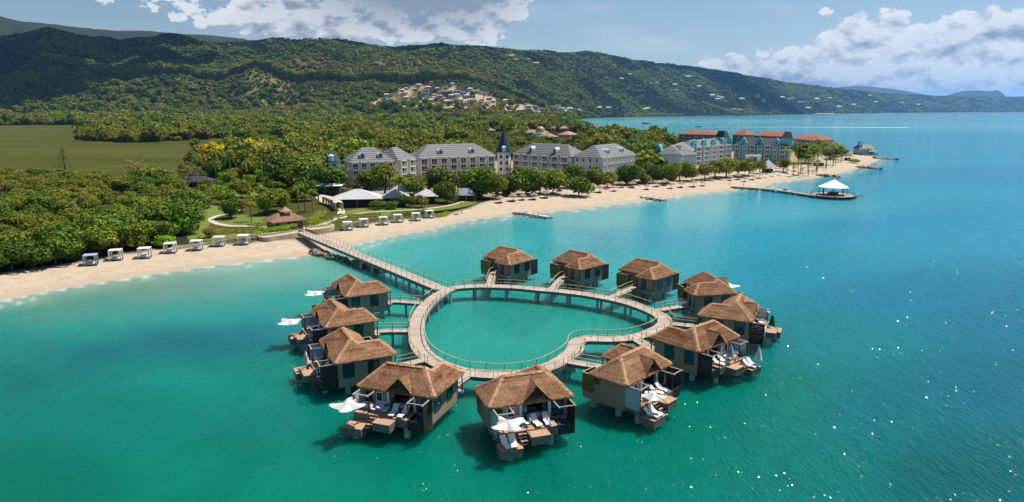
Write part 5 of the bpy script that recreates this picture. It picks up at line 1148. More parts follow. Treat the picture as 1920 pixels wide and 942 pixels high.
hotel('hotel_wing', 'rightmost grey hotel wing with long open white balconies', (1126, 296), (1189, 288.6), 15, 15, 4, 9, 5.5, dormers=2, side_bays=4, group=GH)
def cone_tower(label, px, py, zb, r, zapex, base=2.0):
    x, y = W(px, py, zb); root = tag(empty('pointed_tower', (x, y, base)), label, 'tower'); h = zb - base
    MB().lathe([(0, -1), (r, -1), (r, h), (0, h)], 8).build('wall', 'hotel_grey', root); mb = MB(); n = 9
    for k in range(n): a, b = r * 1.25 * (1 - k / n), r * 1.25 * (1 - (k + 1) / n); H = zapex - zb; mb.lathe([(a + .12, h + H * k / n - .1), (a + .1, h + H * k / n + .1), (max(b, .02), h + H * (k + 1) / n + .1)], 8)
    mb.build('spire', 'cone_slate', root); dm = MB().box(-.9, .9, -r * 1.22, -r * .6, h + .3, h + 2.6).build('dormer', 'ice_wall', root); MB().add([(-1.2, -r * 1.3, h + 2.6), (1.2, -r * 1.3, h + 2.6), (1.2, -r * .5, h + 2.6), (-1.2, -r * .5, h + 2.6), (0, -r * .9, h + 3.6)], [(0, 1, 4), (1, 2, 4), (2, 3, 4), (3, 0, 4), (3, 2, 1, 0)]).build('dormer_roof', 'ice_wall', dm)
    for f in range(4):
        for u in (-1.6, 1.6): MB().box(u - .5, u + .5, -r * .99, -r * .90, f * 3.3 + .8, f * 3.3 + 2.5).build('window', 'glass_dark', root)
cone_tower('tall dark blue pointed tower between the middle grey hotel wings', 945, 285, 16, 3.6, 27.8); cone_tower('small dark pointed turret poking above the trees left of the grey hotel', 624, 303, 15.5, 3.0, 20.6)
GT = 'teal hotel blocks near the point'
tw = dict(wall='ice_wall', roof=('roof_slate', 'roof_slate_dark'))
hotel('hotel_block', 'pale blue hotel end block with dark mansard roof, left of the teal gables', (1232, 287), (1274, 291), 12, 13.0, 4, 3, 5.0, gables=((.08, 'teal_wall'),), group=GT, **tw)
hotel('hotel_block', 'narrow white-balconied hotel block joining the end block to the teal gabled one', (1276, 290), (1299, 279), 12, 13.5, 4, 5, 4.5, group=GT, **tw)
hotel('hotel_block', 'pale hotel block with a row of teal gables and a slate turret', (1301, 276.5), (1371, 271), 14, 14, 4, 5, 4.2, gables=((.02, 'teal_wall'), (.27, 'teal_wall'), (.52, 'teal_wall'), (.78, 'teal_wall'), (.96, 'teal_deep')), towers=(.9,), group=GT, **tw)
hotel('hotel_block', 'teal and white hotel block with dark mansard roof facing the gazebo', (1377, 271), (1476, 273.6), 15, 14, 4, 7, 4.6, wall='teal_wall', roof=('roof_slate_dark', 'roof_slate'), gables=((.17, 'teal_wall'), (.48, 'teal_deep'), (.8, 'teal_wall')), towers=(.98,), group=GT, side_bays=3)
GR = 'terracotta-roofed hotel blocks on the bay side'
rr = dict(wall='house_cream', roof=('terracotta', 'terracotta'), trim='house_white')
hotel('red_roof_block', 'long terracotta-roofed block behind the teal gables', (1272, 251), (1342, 253), 18, 12, 3, 6, 4.0, group=GR, **rr); hotel('red_roof_block', 'small terracotta-roofed block between the slate turret and the palms', (1374, 252.5), (1397, 253.5), 14, 12, 3, 2, 5.0, group=GR, **rr)
hotel('red_roof_block', 'terracotta-roofed block behind the teal and white hotel', (1414, 254), (1472, 256), 18, 12, 3, 5, 4.2, group=GR, **rr); hotel('red_roof_block', 'terracotta-roofed block with tall grey walls nearest the point', (1484, 260), (1532, 263), 18, 12, 3, 5, 4.0, group=GR, wall='hotel_grey', roof=('terracotta', 'terracotta'), trim='house_white')
sr = dict(wall='salmon', roof=('salmon', 'terracotta'), trim='house_cream'); GS = 'salmon-roofed village of the resort behind the tower'
for i, (q0, q1, lab) in enumerate([((906, 245), (928, 245), 'salmon-roofed house left of the dark pointed tower, farthest left'), ((944, 244.5), (962, 244.5), 'salmon-roofed house directly behind the dark pointed tower'), ((984, 249), (1030, 249), 'wide salmon-roofed hall under the golden dome'), ((1008, 256), (1028, 257), 'small salmon-roofed house in front of the domed hall'), ((1066, 253), (1082, 252), 'salmon-roofed house right of the slim salmon belfry'), ((1050, 241), (1066, 241), 'salmon-roofed house behind the slim salmon belfry')]):
    hotel('resort_house', lab, q0, q1, 14, 8.5, 2, 3 if i != 2 else 6, 3.6, group=GS, **sr)
def dome():
    x, y = W(1013, 248, 12); s = math.hypot(x, y) / FPX; r = 8.6 * s; root = tag(empty('dome', (x, y, 8)), 'orange-gold dome on a pale drum rising over the salmon hall', 'dome'); MB().lathe([(0, 0), (r * 1.6, 0), (r * 1.6, 2.5), (r * 1.05, 2.6), (r * 1.05, 5), (0, 5)], 16).build('drum', 'ice_wall', root)
    MB().lathe([(r * math.cos(t), 5 + r * 1.05 * math.sin(t)) for t in np.linspace(0, math.pi / 2 - .02, 9)], 20).build('cupola', 'dome_gold', root, smooth=True); MB().cyl((0, 0, 5 + r), (0, 0, 5 + r * 1.35), .25, .05, 6).build('finial', 'dome_gold', root)
    x, y = W(1038, 252, 9); r2 = tag(empty('belfry', (x, y, 2)), 'slim square salmon belfry right of the golden dome', 'tower'); w = 3.0; MB().box(-w, w, -w, w, -1, 14).build('shaft', 'salmon', r2); MB().box(-w * 1.15, w * 1.15, -w * 1.15, w * 1.15, 14, 14.8).build('cornice', 'house_cream', r2)
    for u in (-1.5, 1.5): MB().box(u - .6, u + .6, -w - .06, -w, 9.5, 13).build('window', 'glass_dark', r2)
    MB().add([(-w, -w, 14.8), (w, -w, 14.8), (w, w, 14.8), (-w, w, 14.8), (0, 0, 17)], [(0, 1, 4), (1, 2, 4), (2, 3, 4), (3, 0, 4)]).build('roof', 'terracotta', r2)
dome()
# white pool arch in front of the teal block
x, y, z = G(1411, 312); rt = tag(empty('pool_arch', (x, y, z), .05), 'white flat-topped pool arch in front of the teal and white hotel', 'arch'); MB().box(-4.5, -3.0, -1, 1, 0, 6).build('pier', 'white_paint', rt); MB().box(3.0, 4.5, -1, 1, 0, 6).build('pier', 'white_paint', rt); MB().box(-5, 5, -1.3, 1.3, 6, 7.2).build('lintel', 'white_paint', rt)

# ------------------------------------------------------------------ hillside houses
_yy = np.geomspace(700, 16000, 900)
def hit(px, py):
    """where the sight line through a surveyed point meets the hills"""
    v = (471 - py) / FPX; c, s = math.cos(PITCH), math.sin(PITCH); dy = c + v * s; tz = (-s + v * c) / dy; tx = (px - 960) / FPX / dy
    X = tx * _yy; S = poly_sdf(LAND, X, _yy); Z = height(X, _yy, S); k = np.where((Z > CAM_H + tz * _yy) & (S > 25))[0]
    if not len(k): return None
    return float(X[k[0]]), float(_yy[k[0]]), float(Z[k[0]])
HM = {}
def house_mesh(w, r):
    if (w, r) in HM: return HM[(w, r)]
    wl = MB(); wl.box(-.5, .5, -.42, .42, -.6, .52); wl.box(-.5, -.1, -.62, -.42, -.6, .3); 
    rf = MB()
    for q in ([(-.58, -.5, .5), (.58, -.5, .5), (.3, 0, .78), (-.3, 0, .78)], [(.58, .5, .5), (-.58, .5, .5), (-.3, 0, .78), (.3, 0, .78)], [(-.58, .5, .5), (-.58, -.5, .5), (-.3, 0, .78)], [(.58, -.5, .5), (.58, .5, .5), (.3, 0, .78)]): rf.slab(q, .03)
    wn = MB().box(-.09, .09, -.44, -.42, .1, .34); dr = MB().box(-.06, .06, -.44, -.42, -.3, .05)
    HM[(w, r)] = (wl.mesh('wall', w), rf.mesh('roof', r), wn.mesh('window', 'glass_dark'), dr.mesh('door', 'dark_timber')); return HM[(w, r)]
WC = [('house_cream', 'cream'), ('house_white', 'white'), ('house_blue', 'pale blue'), ('house_grey', 'grey'), ('house_pink', 'pink')]; RC = [('roof_dark', 'dark'), ('roof_zinc', 'zinc'), ('terracotta', 'red'), ('house_cream', 'flat cream')]
def house(px, py, size, wi, ri, label, group, rz):
    p = hit(px, py)
    if p is None: return
    wl, rf, wn, dr = house_mesh(WC[wi][0], RC[ri][0]); o = tag(empty('hillside_house', p, rz), label, 'house', group); o.scale = (size, size, size * .62)
    put('wall', wl, o); put('roof', rf, o); put('window', wn, o, (.25, 0, 0)); put('window', wn, o, (.02, 0, 0)); put('door', dr, o, (-.3, -.2, 0))
rh = random.Random(12); tp = np.array(TOWN, float); cand = []
for t in range(900):
    if len(cand) >= 66: break
    px, py = rh.uniform(690, 1000), rh.uniform(157, 212)
    if poly_sdf(TOWN, np.array([px]), np.array([py]))[0] < 1.5 or any(abs(px - a) < 9.5 and abs(py - b) < 4.2 for a, b in cand): continue
    cand.append((px, py))
lv = lambda py: 'top row' if py < 172 else 'upper slope' if py < 184 else 'middle slope' if py < 196 else 'lower edge'
for px, py in sorted(cand, key=lambda q: q[1]):
    wi, ri = rh.choice([0, 0, 0, 1, 2, 3, 4, 4]), rh.choice([0, 0, 3, 1, 3]); sd = 'left' if px < 770 else 'centre left' if px < 830 else 'centre right' if px < 890 else 'right'
    house(px, py, rh.uniform(14, 22), wi, ri, f'{WC[wi][1]} house, {RC[ri][1]} roof, {lv(py)}, {sd} of the hillside town', f'{WC[wi][1]} {RC[ri][1]} houses {lv(py)} {sd} of the town', rh.uniform(-.5, .5))
ridge = [(992, 203), (1008, 199), (1020, 204), (1035, 206), (1052, 213), (1040, 213), (1025, 214), (1068, 208), (1085, 211), (1000, 193), (1003, 205), (1015, 209), (1030, 211), (1048, 208), (1062, 212), (1045, 203), (1078, 214), (1124, 205), (1140, 206), (1180, 143), (1210, 160), (1222, 160), (1232, 157), (1268, 172), (1290, 150), (1310, 166), (1335, 183), (1345, 184), (1352, 187), (1265, 163), (1390, 189), (1415, 182), (1420, 183), (1430, 194), (1208, 208), (1213, 206), (1376, 208), (1386, 209), (1500, 197), (1515, 206), (1530, 189), (1572, 204), (1630, 182), (1620, 196), (1640, 194), (1465, 186), (1480, 190), (1345, 190), (960, 108), (968, 116), (990, 114), (1005, 122), (1150, 125), (1165, 150), (1555, 188), (1600, 200), (1690, 196), (1720, 199)]
for i, (px, py) in enumerate(ridge):
    wi, ri = rh.choice([0, 1, 1, 3, 4]), rh.choice([2, 1, 0, 1, 3, 0]); sz = rh.uniform(22, 30) * (1.0 if px < 1250 else 1.5 if px < 1450 else 2.2)
    wh = 'by the far bay' if px < 1090 and py > 200 else 'high on the central ridge' if py < 130 else 'on the slope above the far bay' if px < 1300 else 'on the wooded headland slope' if px < 1480 else 'on the low far headland'
    near = 'low by the shore' if py > 203 else 'half way up' if py > 175 else 'near the crest'
    house(px, py, sz, wi, ri, f'{WC[wi][1]} {RC[ri][1]}-roofed house {wh}, {near}', f'{WC[wi][1]} {RC[ri][1]} houses {wh} {near}', rh.uniform(-.5, .5))

# ------------------------------------------------------------------ vegetation
def crown_mesh(name, m, seed, n, leaf, blobs, shape=(1, 1, .8), z0=.0):
    """many leaf-sized faces on a cluster of uneven clumps; unit crown radius about 1"""
    r = np.random.default_rng(seed); V = []; F = []; T = []
    C = []
    for i in range(blobs):
        d = r.normal(size=3); d /= np.linalg.norm(d); d[2] = d[2] * .8 + .08; q = r.uniform(.35, .72) if i else 0
        C.append((d * q * np.array(shape), r.uniform(.32, .52) * (1.2 if i == 0 else 1)))
    per = n // blobs; V = []; k = 0
    for c, rad in C:
        d = r.normal(size=(per, 3)); d /= np.linalg.norm(d, axis=1)[:, None]; rr = rad * (r.uniform(.55, 1.08, per)); P = c + d * rr[:, None] * np.array([1, 1, .85])
        N = d * .8 + r.normal(size=(per, 3)) * .55 + np.array([0, 0, .35]); N /= np.linalg.norm(N, axis=1)[:, None]
        A = np.cross(N, r.normal(size=(per, 3))); A /= np.linalg.norm(A, axis=1)[:, None]; B = np.cross(N, A); s = leaf * r.uniform(.6, 1.35, per)[:, None]
        q = np.stack([P - A * s, P - B * s * .62, P + A * s, P + B * s * .62], 1); V.append(q.reshape(-1, 3))
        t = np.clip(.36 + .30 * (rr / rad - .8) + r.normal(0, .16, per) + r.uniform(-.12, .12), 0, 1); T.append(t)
    V = np.concatenate(V); V[:, 2] += z0; T = np.concatenate(T); nq = len(V) // 4; F = np.arange(nq * 4).reshape(-1, 4)
    me = bpy.data.meshes.new(name); me.vertices.add(len(V)); me.vertices.foreach_set('co', V.ravel().astype(np.float32)); me.loops.add(F.size); me.loops.foreach_set('vertex_index', F.ravel().astype(np.int32)); me.polygons.add(nq); me.polygons.foreach_set('loop_start', np.arange(0, F.size, 4, dtype=np.int32)); me.update()
    a = me.attributes.new('tone', 'FLOAT', 'FACE'); a.data.foreach_set('value', T.astype(np.float32)); me.materials.append(M(m)); return me
def trunk_mesh(seed, h=1.0, r0=.045, limbs=5, m='trunk', spread=.45):
    r = random.Random(seed); mb = MB(); p = Vector((0, 0, -.05)); q = Vector((r.uniform(-.04, .04), r.uniform(-.04, .04), h * .5)); mb.cyl(p, q, r0, r0 * .75, 7)
    for i in range(limbs):
        a = 6.28 * i / limbs + r.uniform(-.4, .4); e = q + Vector((math.cos(a) * spread, math.sin(a) * spread, r.uniform(.25, .5) * h)); mid = (q + e) / 2 + Vector((0, 0, -.05)); mb.cyl(q, mid, r0 * .6, r0 * .42, 6); mb.cyl(mid, e, r0 * .42, r0 * .15, 5)
    return mb.mesh('trunk', m)
# near species: root scale = tree height; crown radius set relative to height
SPEC = {}
def species(key, m, crown_r, crown_z, n, leaf, blobs, shape, variants=3, tm='trunk', limbs=5, seed=0):
    L = []
    for v in range(variants):
        c = crown_mesh('crown', m, seed + v * 17 + 1, n, leaf, blobs, shape); co = np.empty(len(c.vertices) * 3, np.float32); c.vertices.foreach_get('co', co); co = co.reshape(-1, 3); co *= crown_r; co[:, 2] += crown_z; c.vertices.foreach_set('co', co.ravel()); c.update()
        L.append((trunk_mesh(seed + v, crown_z, .028, limbs, tm, crown_r * .55), c))
    SPEC[key] = L
species('deep', 'leaf_deep', .60, .50, 2800, .072, 12, (1, 1, .85), 3, seed=100)
species('olive', 'leaf_olive', .46, .54, 2200, .072, 11, (1, 1, 1.0), 3, seed=200)
species('mixed', 'leaf_mixed', .50, .52, 2400, .072, 11, (1, 1, 1.0), 3, seed=300)
species('yellow', 'leaf_yellow', .52, .62, 2000, .08, 10, (1, 1, .7), 2, seed=400)
species('pale', 'leaf_pale', .5, .60, 800, .07, 9, (1, 1, .9), 2, seed=500)
species('bare', 'leaf_dry', .45, .62, 420, .05, 9, (1, 1, .9), 2, limbs=9, seed=600)
species('column', 'leaf_deep', .26, .56, 1500, .10, 8, (.8, .8, 1.6), 2, seed=700)
species('bright', 'leaf_bright', .6, .45, 1800, .08, 9, (1, 1, .7), 2, seed=800)
species('red', 'flower_red', .55, .55, 900, .08, 8, (1, 1, .6), 1, seed=900)
def palm_meshes(seed, nf=15, droop=.9, fl=.30, fan=False):
    r = random.Random(seed); mb = MB(); lean = r.uniform(-.05, .05); pts = [Vector((lean * t * t, .02 * math.sin(t * 3), t * .88)) for t in (0, .35, .7, 1.0)]
    for a, b, w in zip(pts, pts[1:], (.021, .017, .014)): mb.cyl(a, b, w, w * .85, 7)
    tr = mb.mesh('trunk', 'palm_trunk'); V = []; F = []; T = []; top = pts[-1]
    for i in range(nf):
        a = 2.4 * i + r.uniform(-.3, .3); el = r.uniform(-.35, 1.15); L = fl * r.uniform(.8, 1.1); dirh = Vector((math.cos(a), math.sin(a), 0)); side = Vector((-math.sin(a), math.cos(a), 0)); n = 7; P = []
        for k in range(n + 1): t = k / n; P.append(top + dirh * L * t * math.cos(el) + Vector((0, 0, L * t * math.sin(el) - droop * L * t * t * .8)))
        for k in range(n):
            w = .30 * L * math.sin(math.pi * min(1, (k + .9) / n * .92)) * (1.2 if fan else .8)
            for s in (-1, 1):
                for h in (0, .5):
                    p = P[k] + (P[k + 1] - P[k]) * h; q = P[k] + (P[k + 1] - P[k]) * (h + .42); tip = p + side * s * w + (P[k + 1] - P[k]) * .9 + Vector((0, 0, -w * .55)); j = len(V); V += [p, q, tip]; F.append((j, j + 1, j + 2)); T.append(min(1, max(0, r.gauss(.5, .2))))
    return tr, mesh_tone('crown', V, F, T, 'leaf_palm')
SPEC['palm'] = [palm_meshes(s) for s in (1, 2, 3)]
SPEC['fanpalm'] = [palm_meshes(s, 34, .55, .34, True) for s in (7, 8)]
def conifer():
    r = random.Random(4); mb = MB().cyl((0, 0, -.05), (0, 0, 1), .03, .006, 7); V = []; F = []; T = []
    for k in range(9):
        z = .18 + .8 * k / 9; rad = .42 * (1 - .82 * k / 9) * r.uniform(.8, 1.15)
        for i in range(70): a = r.uniform(0, 6.28); q = rad * math.sqrt(r.uniform(.05, 1)); p = Vector((q * math.cos(a), q * math.sin(a), z - q * .12 + r.uniform(-.02, .02))); d = Vector((math.cos(a), math.sin(a), -.1)) * .05; s = Vector((-math.sin(a), math.cos(a), 0)) * .03; j = len(V); V += [p - d, p - s, p + d, p + s]; F.append((j, j + 1, j + 2, j + 3)); T.append(r.uniform(.2, .7))
    return mb.mesh('trunk', 'trunk'), mesh_tone('crown', V, F, T, 'leaf_deep')
SPEC['conifer'] = [conifer()]
rt_ = random.Random(21); PLACED = []
def tree(key, loc, h, label, group=None, wide=1.0, cat='tree', name=None):
    tr, cr = SPEC[key][rt_.randrange(len(SPEC[key]))]; nm = name or {'palm': 'palm_tree', 'fanpalm': 'fan_palm', 'conifer': 'conifer', 'bare': 'bare_tree', 'yellow': 'flowering_tree', 'red': 'flowering_tree'}.get(key, 'broadleaf_tree')
    o = tag(empty(nm, (loc[0], loc[1], loc[2] - .1), rt_.uniform(0, 6.28)), label, cat, group); wide *= {'palm': 1.0, 'fanpalm': 1.0}.get(key, 1.18); o.scale = (h * wide * rt_.uniform(.92, 1.08), h * wide * rt_.uniform(.92, 1.08), h); put('trunk', tr, o); put('crown', cr, o); PLACED.append((loc[0], loc[1], h * .4 * wide)); return o
def th(px, py, hpx):
    p = G(px, py); return p, hpx / FPX * math.hypot(p[1], 38) * .98
# named trees of the beach row and gardens: kind, foot, height in frame pixels, label
NAMED = [
 ('fanpalm', 749, 385, 56, 'round-headed fan palm standing on the lawn before the white pavilions', 1.3), ('olive', 690, 372, 64, 'slender olive tree left of the fan palm against the grey hotel', 1.0), ('olive', 720, 372, 78, 'tall yellow-green tree between fan palm and grey hotel wing', 1.0),
 ('deep', 612, 362, 62, 'broad dark tree over the long white pavilion', 1.15), ('deep', 578, 358, 66, 'broad dark tree left of the long white pavilion', 1.1), ('deep', 548, 352, 70, 'dark spreading tree right of the tall palms', 1.1), ('deep', 640, 350, 52, 'dark tree touching the left grey hotel wing', 1.1),
 ('mixed', 778, 376, 60, 'slim olive tree just right of the fan palm', .8), ('mixed', 803, 366, 46, 'small tree below the stacked white bays', .8), ('olive', 828, 368, 66, 'wide brownish-olive tree before the longest grey wing', 1.1), ('deep', 838, 380, 42, 'low green tree by the small white pavilion', 1.0), ('olive', 858, 362, 48, 'light olive tree behind the blue-roofed bar', .9),
 ('deep', 894, 372, 68, 'tall dense dark tree right of the blue-roofed bar', .95), ('olive', 930, 380, 62, 'thin-trunked olive tree standing on the sand edge', .8), ('deep', 955, 374, 52, 'dark tree below the pointed tower', .9), ('deep', 986, 372, 66, 'broad green tree below the slate-roofed wing, left one', 1.05), ('mixed', 1012, 370, 56, 'leaning green tree behind the thatched umbrellas', 1.0), ('deep', 1036, 370, 56, 'rounded green tree in front of the slate-roofed wing, right one', 1.0),
 ('mixed', 1072, 360, 58, 'open-crowned tree between the two right-hand grey wings', .9), ('deep', 1085, 374, 44, 'low spreading dark tree on the sand with a wide shadow', 1.25), ('mixed', 1108, 356, 44, 'small tree left of the rightmost grey wing', .9), ('mixed', 1138, 358, 40, 'low rounded tree before the rightmost grey wing', 1.2), ('deep', 1180, 354, 50, 'dark green tree at the corner of the rightmost grey wing', 1.0),
 ('mixed', 1207, 352, 34, 'low olive tree left of the gap between the hotels', 1.1), ('deep', 1224, 350, 46, 'dark tree before the pale blue end block, left', 1.0), ('mixed', 1250, 350, 50, 'green tree before the pale blue end block, centre', 1.05), ('deep', 1275, 346, 46, 'rounded tree before the pale blue end block, right', 1.0), ('mixed', 1298, 346, 36, 'low tree at the foot of the teal gables', 1.1),
 ('olive', 1322, 344, 44, 'olive tree in the beach grove, first from the left', 1.2), ('olive', 1342, 342, 46, 'olive tree in the beach grove, second from the left', 1.2), ('mixed', 1362, 340, 48, 'olive tree in the beach grove, third from the left', 1.2), ('olive', 1384, 338, 46, 'olive tree in the beach grove, fourth from the left', 1.2), ('mixed', 1404, 336, 42, 'olive tree in the beach grove, fifth from the left', 1.1), ('olive', 1424, 332, 34, 'olive tree at the right end of the beach grove', 1.1), ('olive', 1468, 322, 30, 'small olive tree by the blue parasols', 1.1),
 ('palm', 1476, 316, 42, 'lone palm in front of the teal and white hotel corner', 1.2), ('palm', 1487, 330, 30, 'short palm on the sand, first of the beach palms', 1.3), ('palm', 1500, 327, 34, 'short palm on the sand, second of the beach palms', 1.3), ('palm', 1515, 324, 38, 'palm on the sand, third of the beach palms', 1.2), ('palm', 1530, 320, 36, 'palm near the white canopy, fourth of the beach palms', 1.2), ('palm', 1548, 314, 40, 'palm near the point, fifth of the beach palms', 1.2), ('palm', 1562, 310, 38, 'palm near the point, sixth of the beach palms', 1.2), ('palm', 1577, 304, 34, 'rightmost palm before the thatched beach bar', 1.2),
 ('deep', 1510, 306, 44, 'dark tree beside the terracotta block with tall grey walls', 1.1), ('mixed', 1532, 300, 46, 'tall leafy tree behind the beach palms near the point', 1.0), ('deep', 1555, 298, 36, 'dark rounded tree nearest the sandy point', 1.1), ('bright', 1602, 306, 10, 'low bright green shrub on the sandy point', 1.8),
 ('mixed', 516, 332, 72, 'broad brownish tree standing tall behind the garden palms', 1.15), ('olive', 545, 340, 62, 'tall olive tree right of the broad brownish one', 1.0), ('mixed', 486, 338, 56, 'grey-green tree left of the broad brownish one', 1.0), ('deep', 596, 338, 60, 'tall dark tree left of the small pointed turret', 1.0), ('olive', 655, 300, 46, 'pale olive tree rising behind the leftmost grey wing', 1.0), ('deep', 1215, 318, 54, 'tall dark tree in the gap between grey and teal hotels', .9), ('yellow', 405, 318, 54, 'yellow-flowering tree left of the tall palms', .9), ('yellow', 465, 318, 60, 'yellow-flowering tree right of the tall palms', .75), ('conifer', 122, 320, 48, 'lone dark conifer at the edge of the green meadow', .8), ('bare', 254, 350, 62, 'leafless grey tree beside the meadow', .9), ('bare', 352, 356, 58, 'half-bare dark tree beside the low service building', .8),
 ('palm', 374, 372, 92, 'tall palm, first from the left of the garden row', .62), ('palm', 392, 368, 84, 'tall palm, second from the left of the garden row', .62), ('palm', 408, 366, 92, 'tall palm, third from the left of the garden row', .62), ('palm', 434, 364, 90, 'tall palm, fourth from the left of the garden row', .62), ('palm', 463, 362, 70, 'tall palm in front of the white house', .7), ('column', 430, 358, 50, 'dense dark column of creeper among the tall palms', 1.1),
 ('deep', 434, 410, 42, 'dark shrub-like tree with red flowers beside the path', .9), ('red', 452, 398, 26, 'red-flowering shrub behind the path lamp', 1.2), ('palm', 472, 416, 46, 'short palm on the lawn left of the hut', 1.2), ('mixed', 500, 402, 52, 'olive tree behind the beach hut, left', 1.0), ('mixed', 528, 396, 50, 'olive tree behind the beach hut, right', 1.0),
 ('palm', 573, 400, 42, 'palm right of the hut, nearest it', 1.4), ('palm', 586, 396, 44, 'palm right of the hut, beside the pergola', 1.3), ('palm', 560, 392, 48, 'palm behind the hut roof', 1.2), ('deep', 572, 378, 44, 'dark reddish tree behind the hut palms', .8), ('palm', 866, 400, 24, 'short palm in a sand ring by the lawn edge', 1.5), ('mixed', 712, 392, 20, 'low olive bush on the lawn edge left of the fan palm', 1.8), ('olive', 655, 380, 34, 'small olive tree at the left end of the widest white pavilion', 1.0), ('mixed', 790, 390, 30, 'small leafy tree before the peaked white pavilion by the lawn', 1.0), ('deep', 766, 388, 26, 'low dark tree between the fan palm and the peaked pavilion', 1.2), ('mixed', 685, 386, 22, 'brown-green bush before the widest white pavilion', 2.4), ('deep', 736, 392, 16, 'small dark bush at the foot of the fan palm', 1.6), ('mixed', 392, 446, 24, 'small palm-like shrub on the lawn before the left cabanas', 1.0), ('bright', 340, 440, 56, 'bright green rounded tree at the right end of the wood', .95), ('bright', 310, 462, 26, 'low bright green bush at the back of the sand', 1.6)]
for k, px, py, hp, lab, wd in NAMED:
    if 925 < px < 1430 and k not in ('palm', 'fanpalm'): py, hp, wd = py - 7, hp - 5, wd * .92      # the row stands behind the thatched umbrellas
    p, h = th(px, py, hp); tree(k, p, h, lab, None, wd)
# the wood behind the left beach, nearest trees one by one
def poisson(poly, n, rmin, seed, zone=lambda x, y: True):
    r = np.random.default_rng(seed); P = np.array(poly); lo, hi = P.min(0), P.max(0); out = []
    for _ in range(n * 60):
        if len(out) >= n: break
        x, y = r.uniform(lo, hi)
        if poly_sdf(poly, np.array([x]), np.array([y]))[0] < 0 or not zone(x, y): continue
        if any((x - a) ** 2 + (y - b) ** 2 < rmin * rmin for a, b in out): continue
        out.append((x, y))
    return out
WOOD = PX([(-130, 545), (0, 504), (70, 497), (140, 484), (165, 476), (200, 468), (250, 456), (300, 450), (345, 442), (362, 420), (366, 396), (352, 372), (330, 352), (250, 350), (150, 345), (0, 338), (-130, 345)], 2)
front = PX([(-130, 545), (0, 504), (70, 497), (140, 484), (165, 476), (250, 456), (345, 442), (362, 415)], 2)
for x, y in sorted(poisson(WOOD, 185, 4.7, 5), key=lambda q: q[1]):
    fd = min(math.hypot(x - a, y - b) for a, b in catmull(front, 8)); first = fd < 13
    if first: tree('deep', (x, y, gz(x, y)), rt_.uniform(8.0, 10.5), 'dark rounded sea-edge tree along the sand at the left beach', 'dark trees fronting the left beach', 1.0)
    else: k = rt_.choice(['mixed', 'mixed', 'deep', 'olive', 'olive']); tree(k, (x, y, gz(x, y)), rt_.uniform(6.0, 9.0), {'mixed': 'green-brown', 'deep': 'dark green', 'olive': 'yellow-olive'}[k] + ' tree inside the wood behind the left beach', {'mixed': 'green-brown', 'deep': 'dark green', 'olive': 'yellow-olive'}[k] + ' trees inside the left wood', 1.05)
for i, (px, py, hp) in enumerate([(22, 506, 62), (62, 501, 58), (104, 495, 60), (143, 487, 56), (186, 476, 58), (226, 469, 56), (264, 463, 54), (302, 457, 50)]):
    p, h = th(px, py, hp); tree('deep', p, h, f'big dark rounded tree at the sand edge, {["first","second","third","fourth","fifth","sixth","seventh","eighth"][i]} from the left along the beach', 'dark sea-edge trees', 1.0)
GARD = PX([(366, 392), (352, 366), (330, 345), (390, 335), (560, 330), (660, 322), (655, 345), (600, 368), (575, 385), (520, 392), (455, 392), (420, 380)], 2)
for x, y in poisson(GARD, 34, 6.5, 8, lambda x, y: all((x - a) ** 2 + (y - b) ** 2 > 16 for a, b, _ in PLACED)):
    k = rt_.choice(['mixed', 'deep', 'olive', 'bright']); tree(k, (x, y, gz(x, y)), rt_.uniform(4, 8), {'mixed': 'green-brown', 'deep': 'dark green', 'olive': 'yellow-olive', 'bright': 'bright green'}[k] + ' tree in the garden between the palms and the hut', {'mixed': 'green-brown', 'deep': 'dark green', 'olive': 'yellow-olive', 'bright': 'bright green'}[k] + ' garden trees', 1.0)

# hedges
def hedge(label, pts, w, h, m='leaf_bright', zb=None):
    Q, L = resample(catmull([G(*p)[:2] for p in pts], 5), .4, False); N = normals(Q, False); r = np.random.default_rng(len(label)); n = int(L * 170); GZ = [gz(*q) for q in Q]; V = []; F = []; T = []
    for i in range(n):
        t = r.integers(len(Q)); a = r.uniform(-1, 1); z = r.uniform(0, 1); edge = max(abs(a), z)
        if edge < .72: z = 1
        p = Q[t] + N[t] * a * w / 2 + r.uniform(-.3, .3, 2); c = Vector((p[0], p[1], (zb if zb else GZ[t]) + z * h * (1 - .25 * a * a) + r.uniform(-.08, .1))); d = Vector(r.normal(size=3)).normalized() * .17; e = d.orthogonal().normalized() * .12; j = len(V); V += [c - d, c - e, c + d, c + e]; F.append((j, j + 1, j + 2, j + 3)); T.append(float(np.clip(r.normal(.5, .22), 0, 1)))
    return tag(put('hedge', mesh_tone('hedge', V, F, T, m)), label, 'hedge')
hedge('clipped bright green hedge in the planter left of the bridge foot', [(486, 444), (505, 446), (530, 443), (554, 438)], 2.8, 2.1, zb=2.5); hedge('clipped bright green hedge in the planter right of the bridge foot', [(580, 433), (600, 431), (622, 428)], 3.0, 2.1, zb=2.5)
hedge('long olive hedge along the path before the left cabanas', [(392, 446), (420, 440), (450, 436), (478, 436)], 2.6, 1.2, 'leaf_mixed'); hedge('green hedge behind the right row of cabanas, left part', [(652, 410), (680, 408), (712, 406)], 2.4, 1.2, 'leaf_mixed'); hedge('green hedge behind the right row of cabanas, right part', [(735, 404), (770, 402), (800, 398)], 2.4, 1.2, 'leaf_mixed'); hedge('bright low hedge at the end of the right row of cabanas', [(818, 407), (830, 405), (838, 401)], 2.4, 1.0)
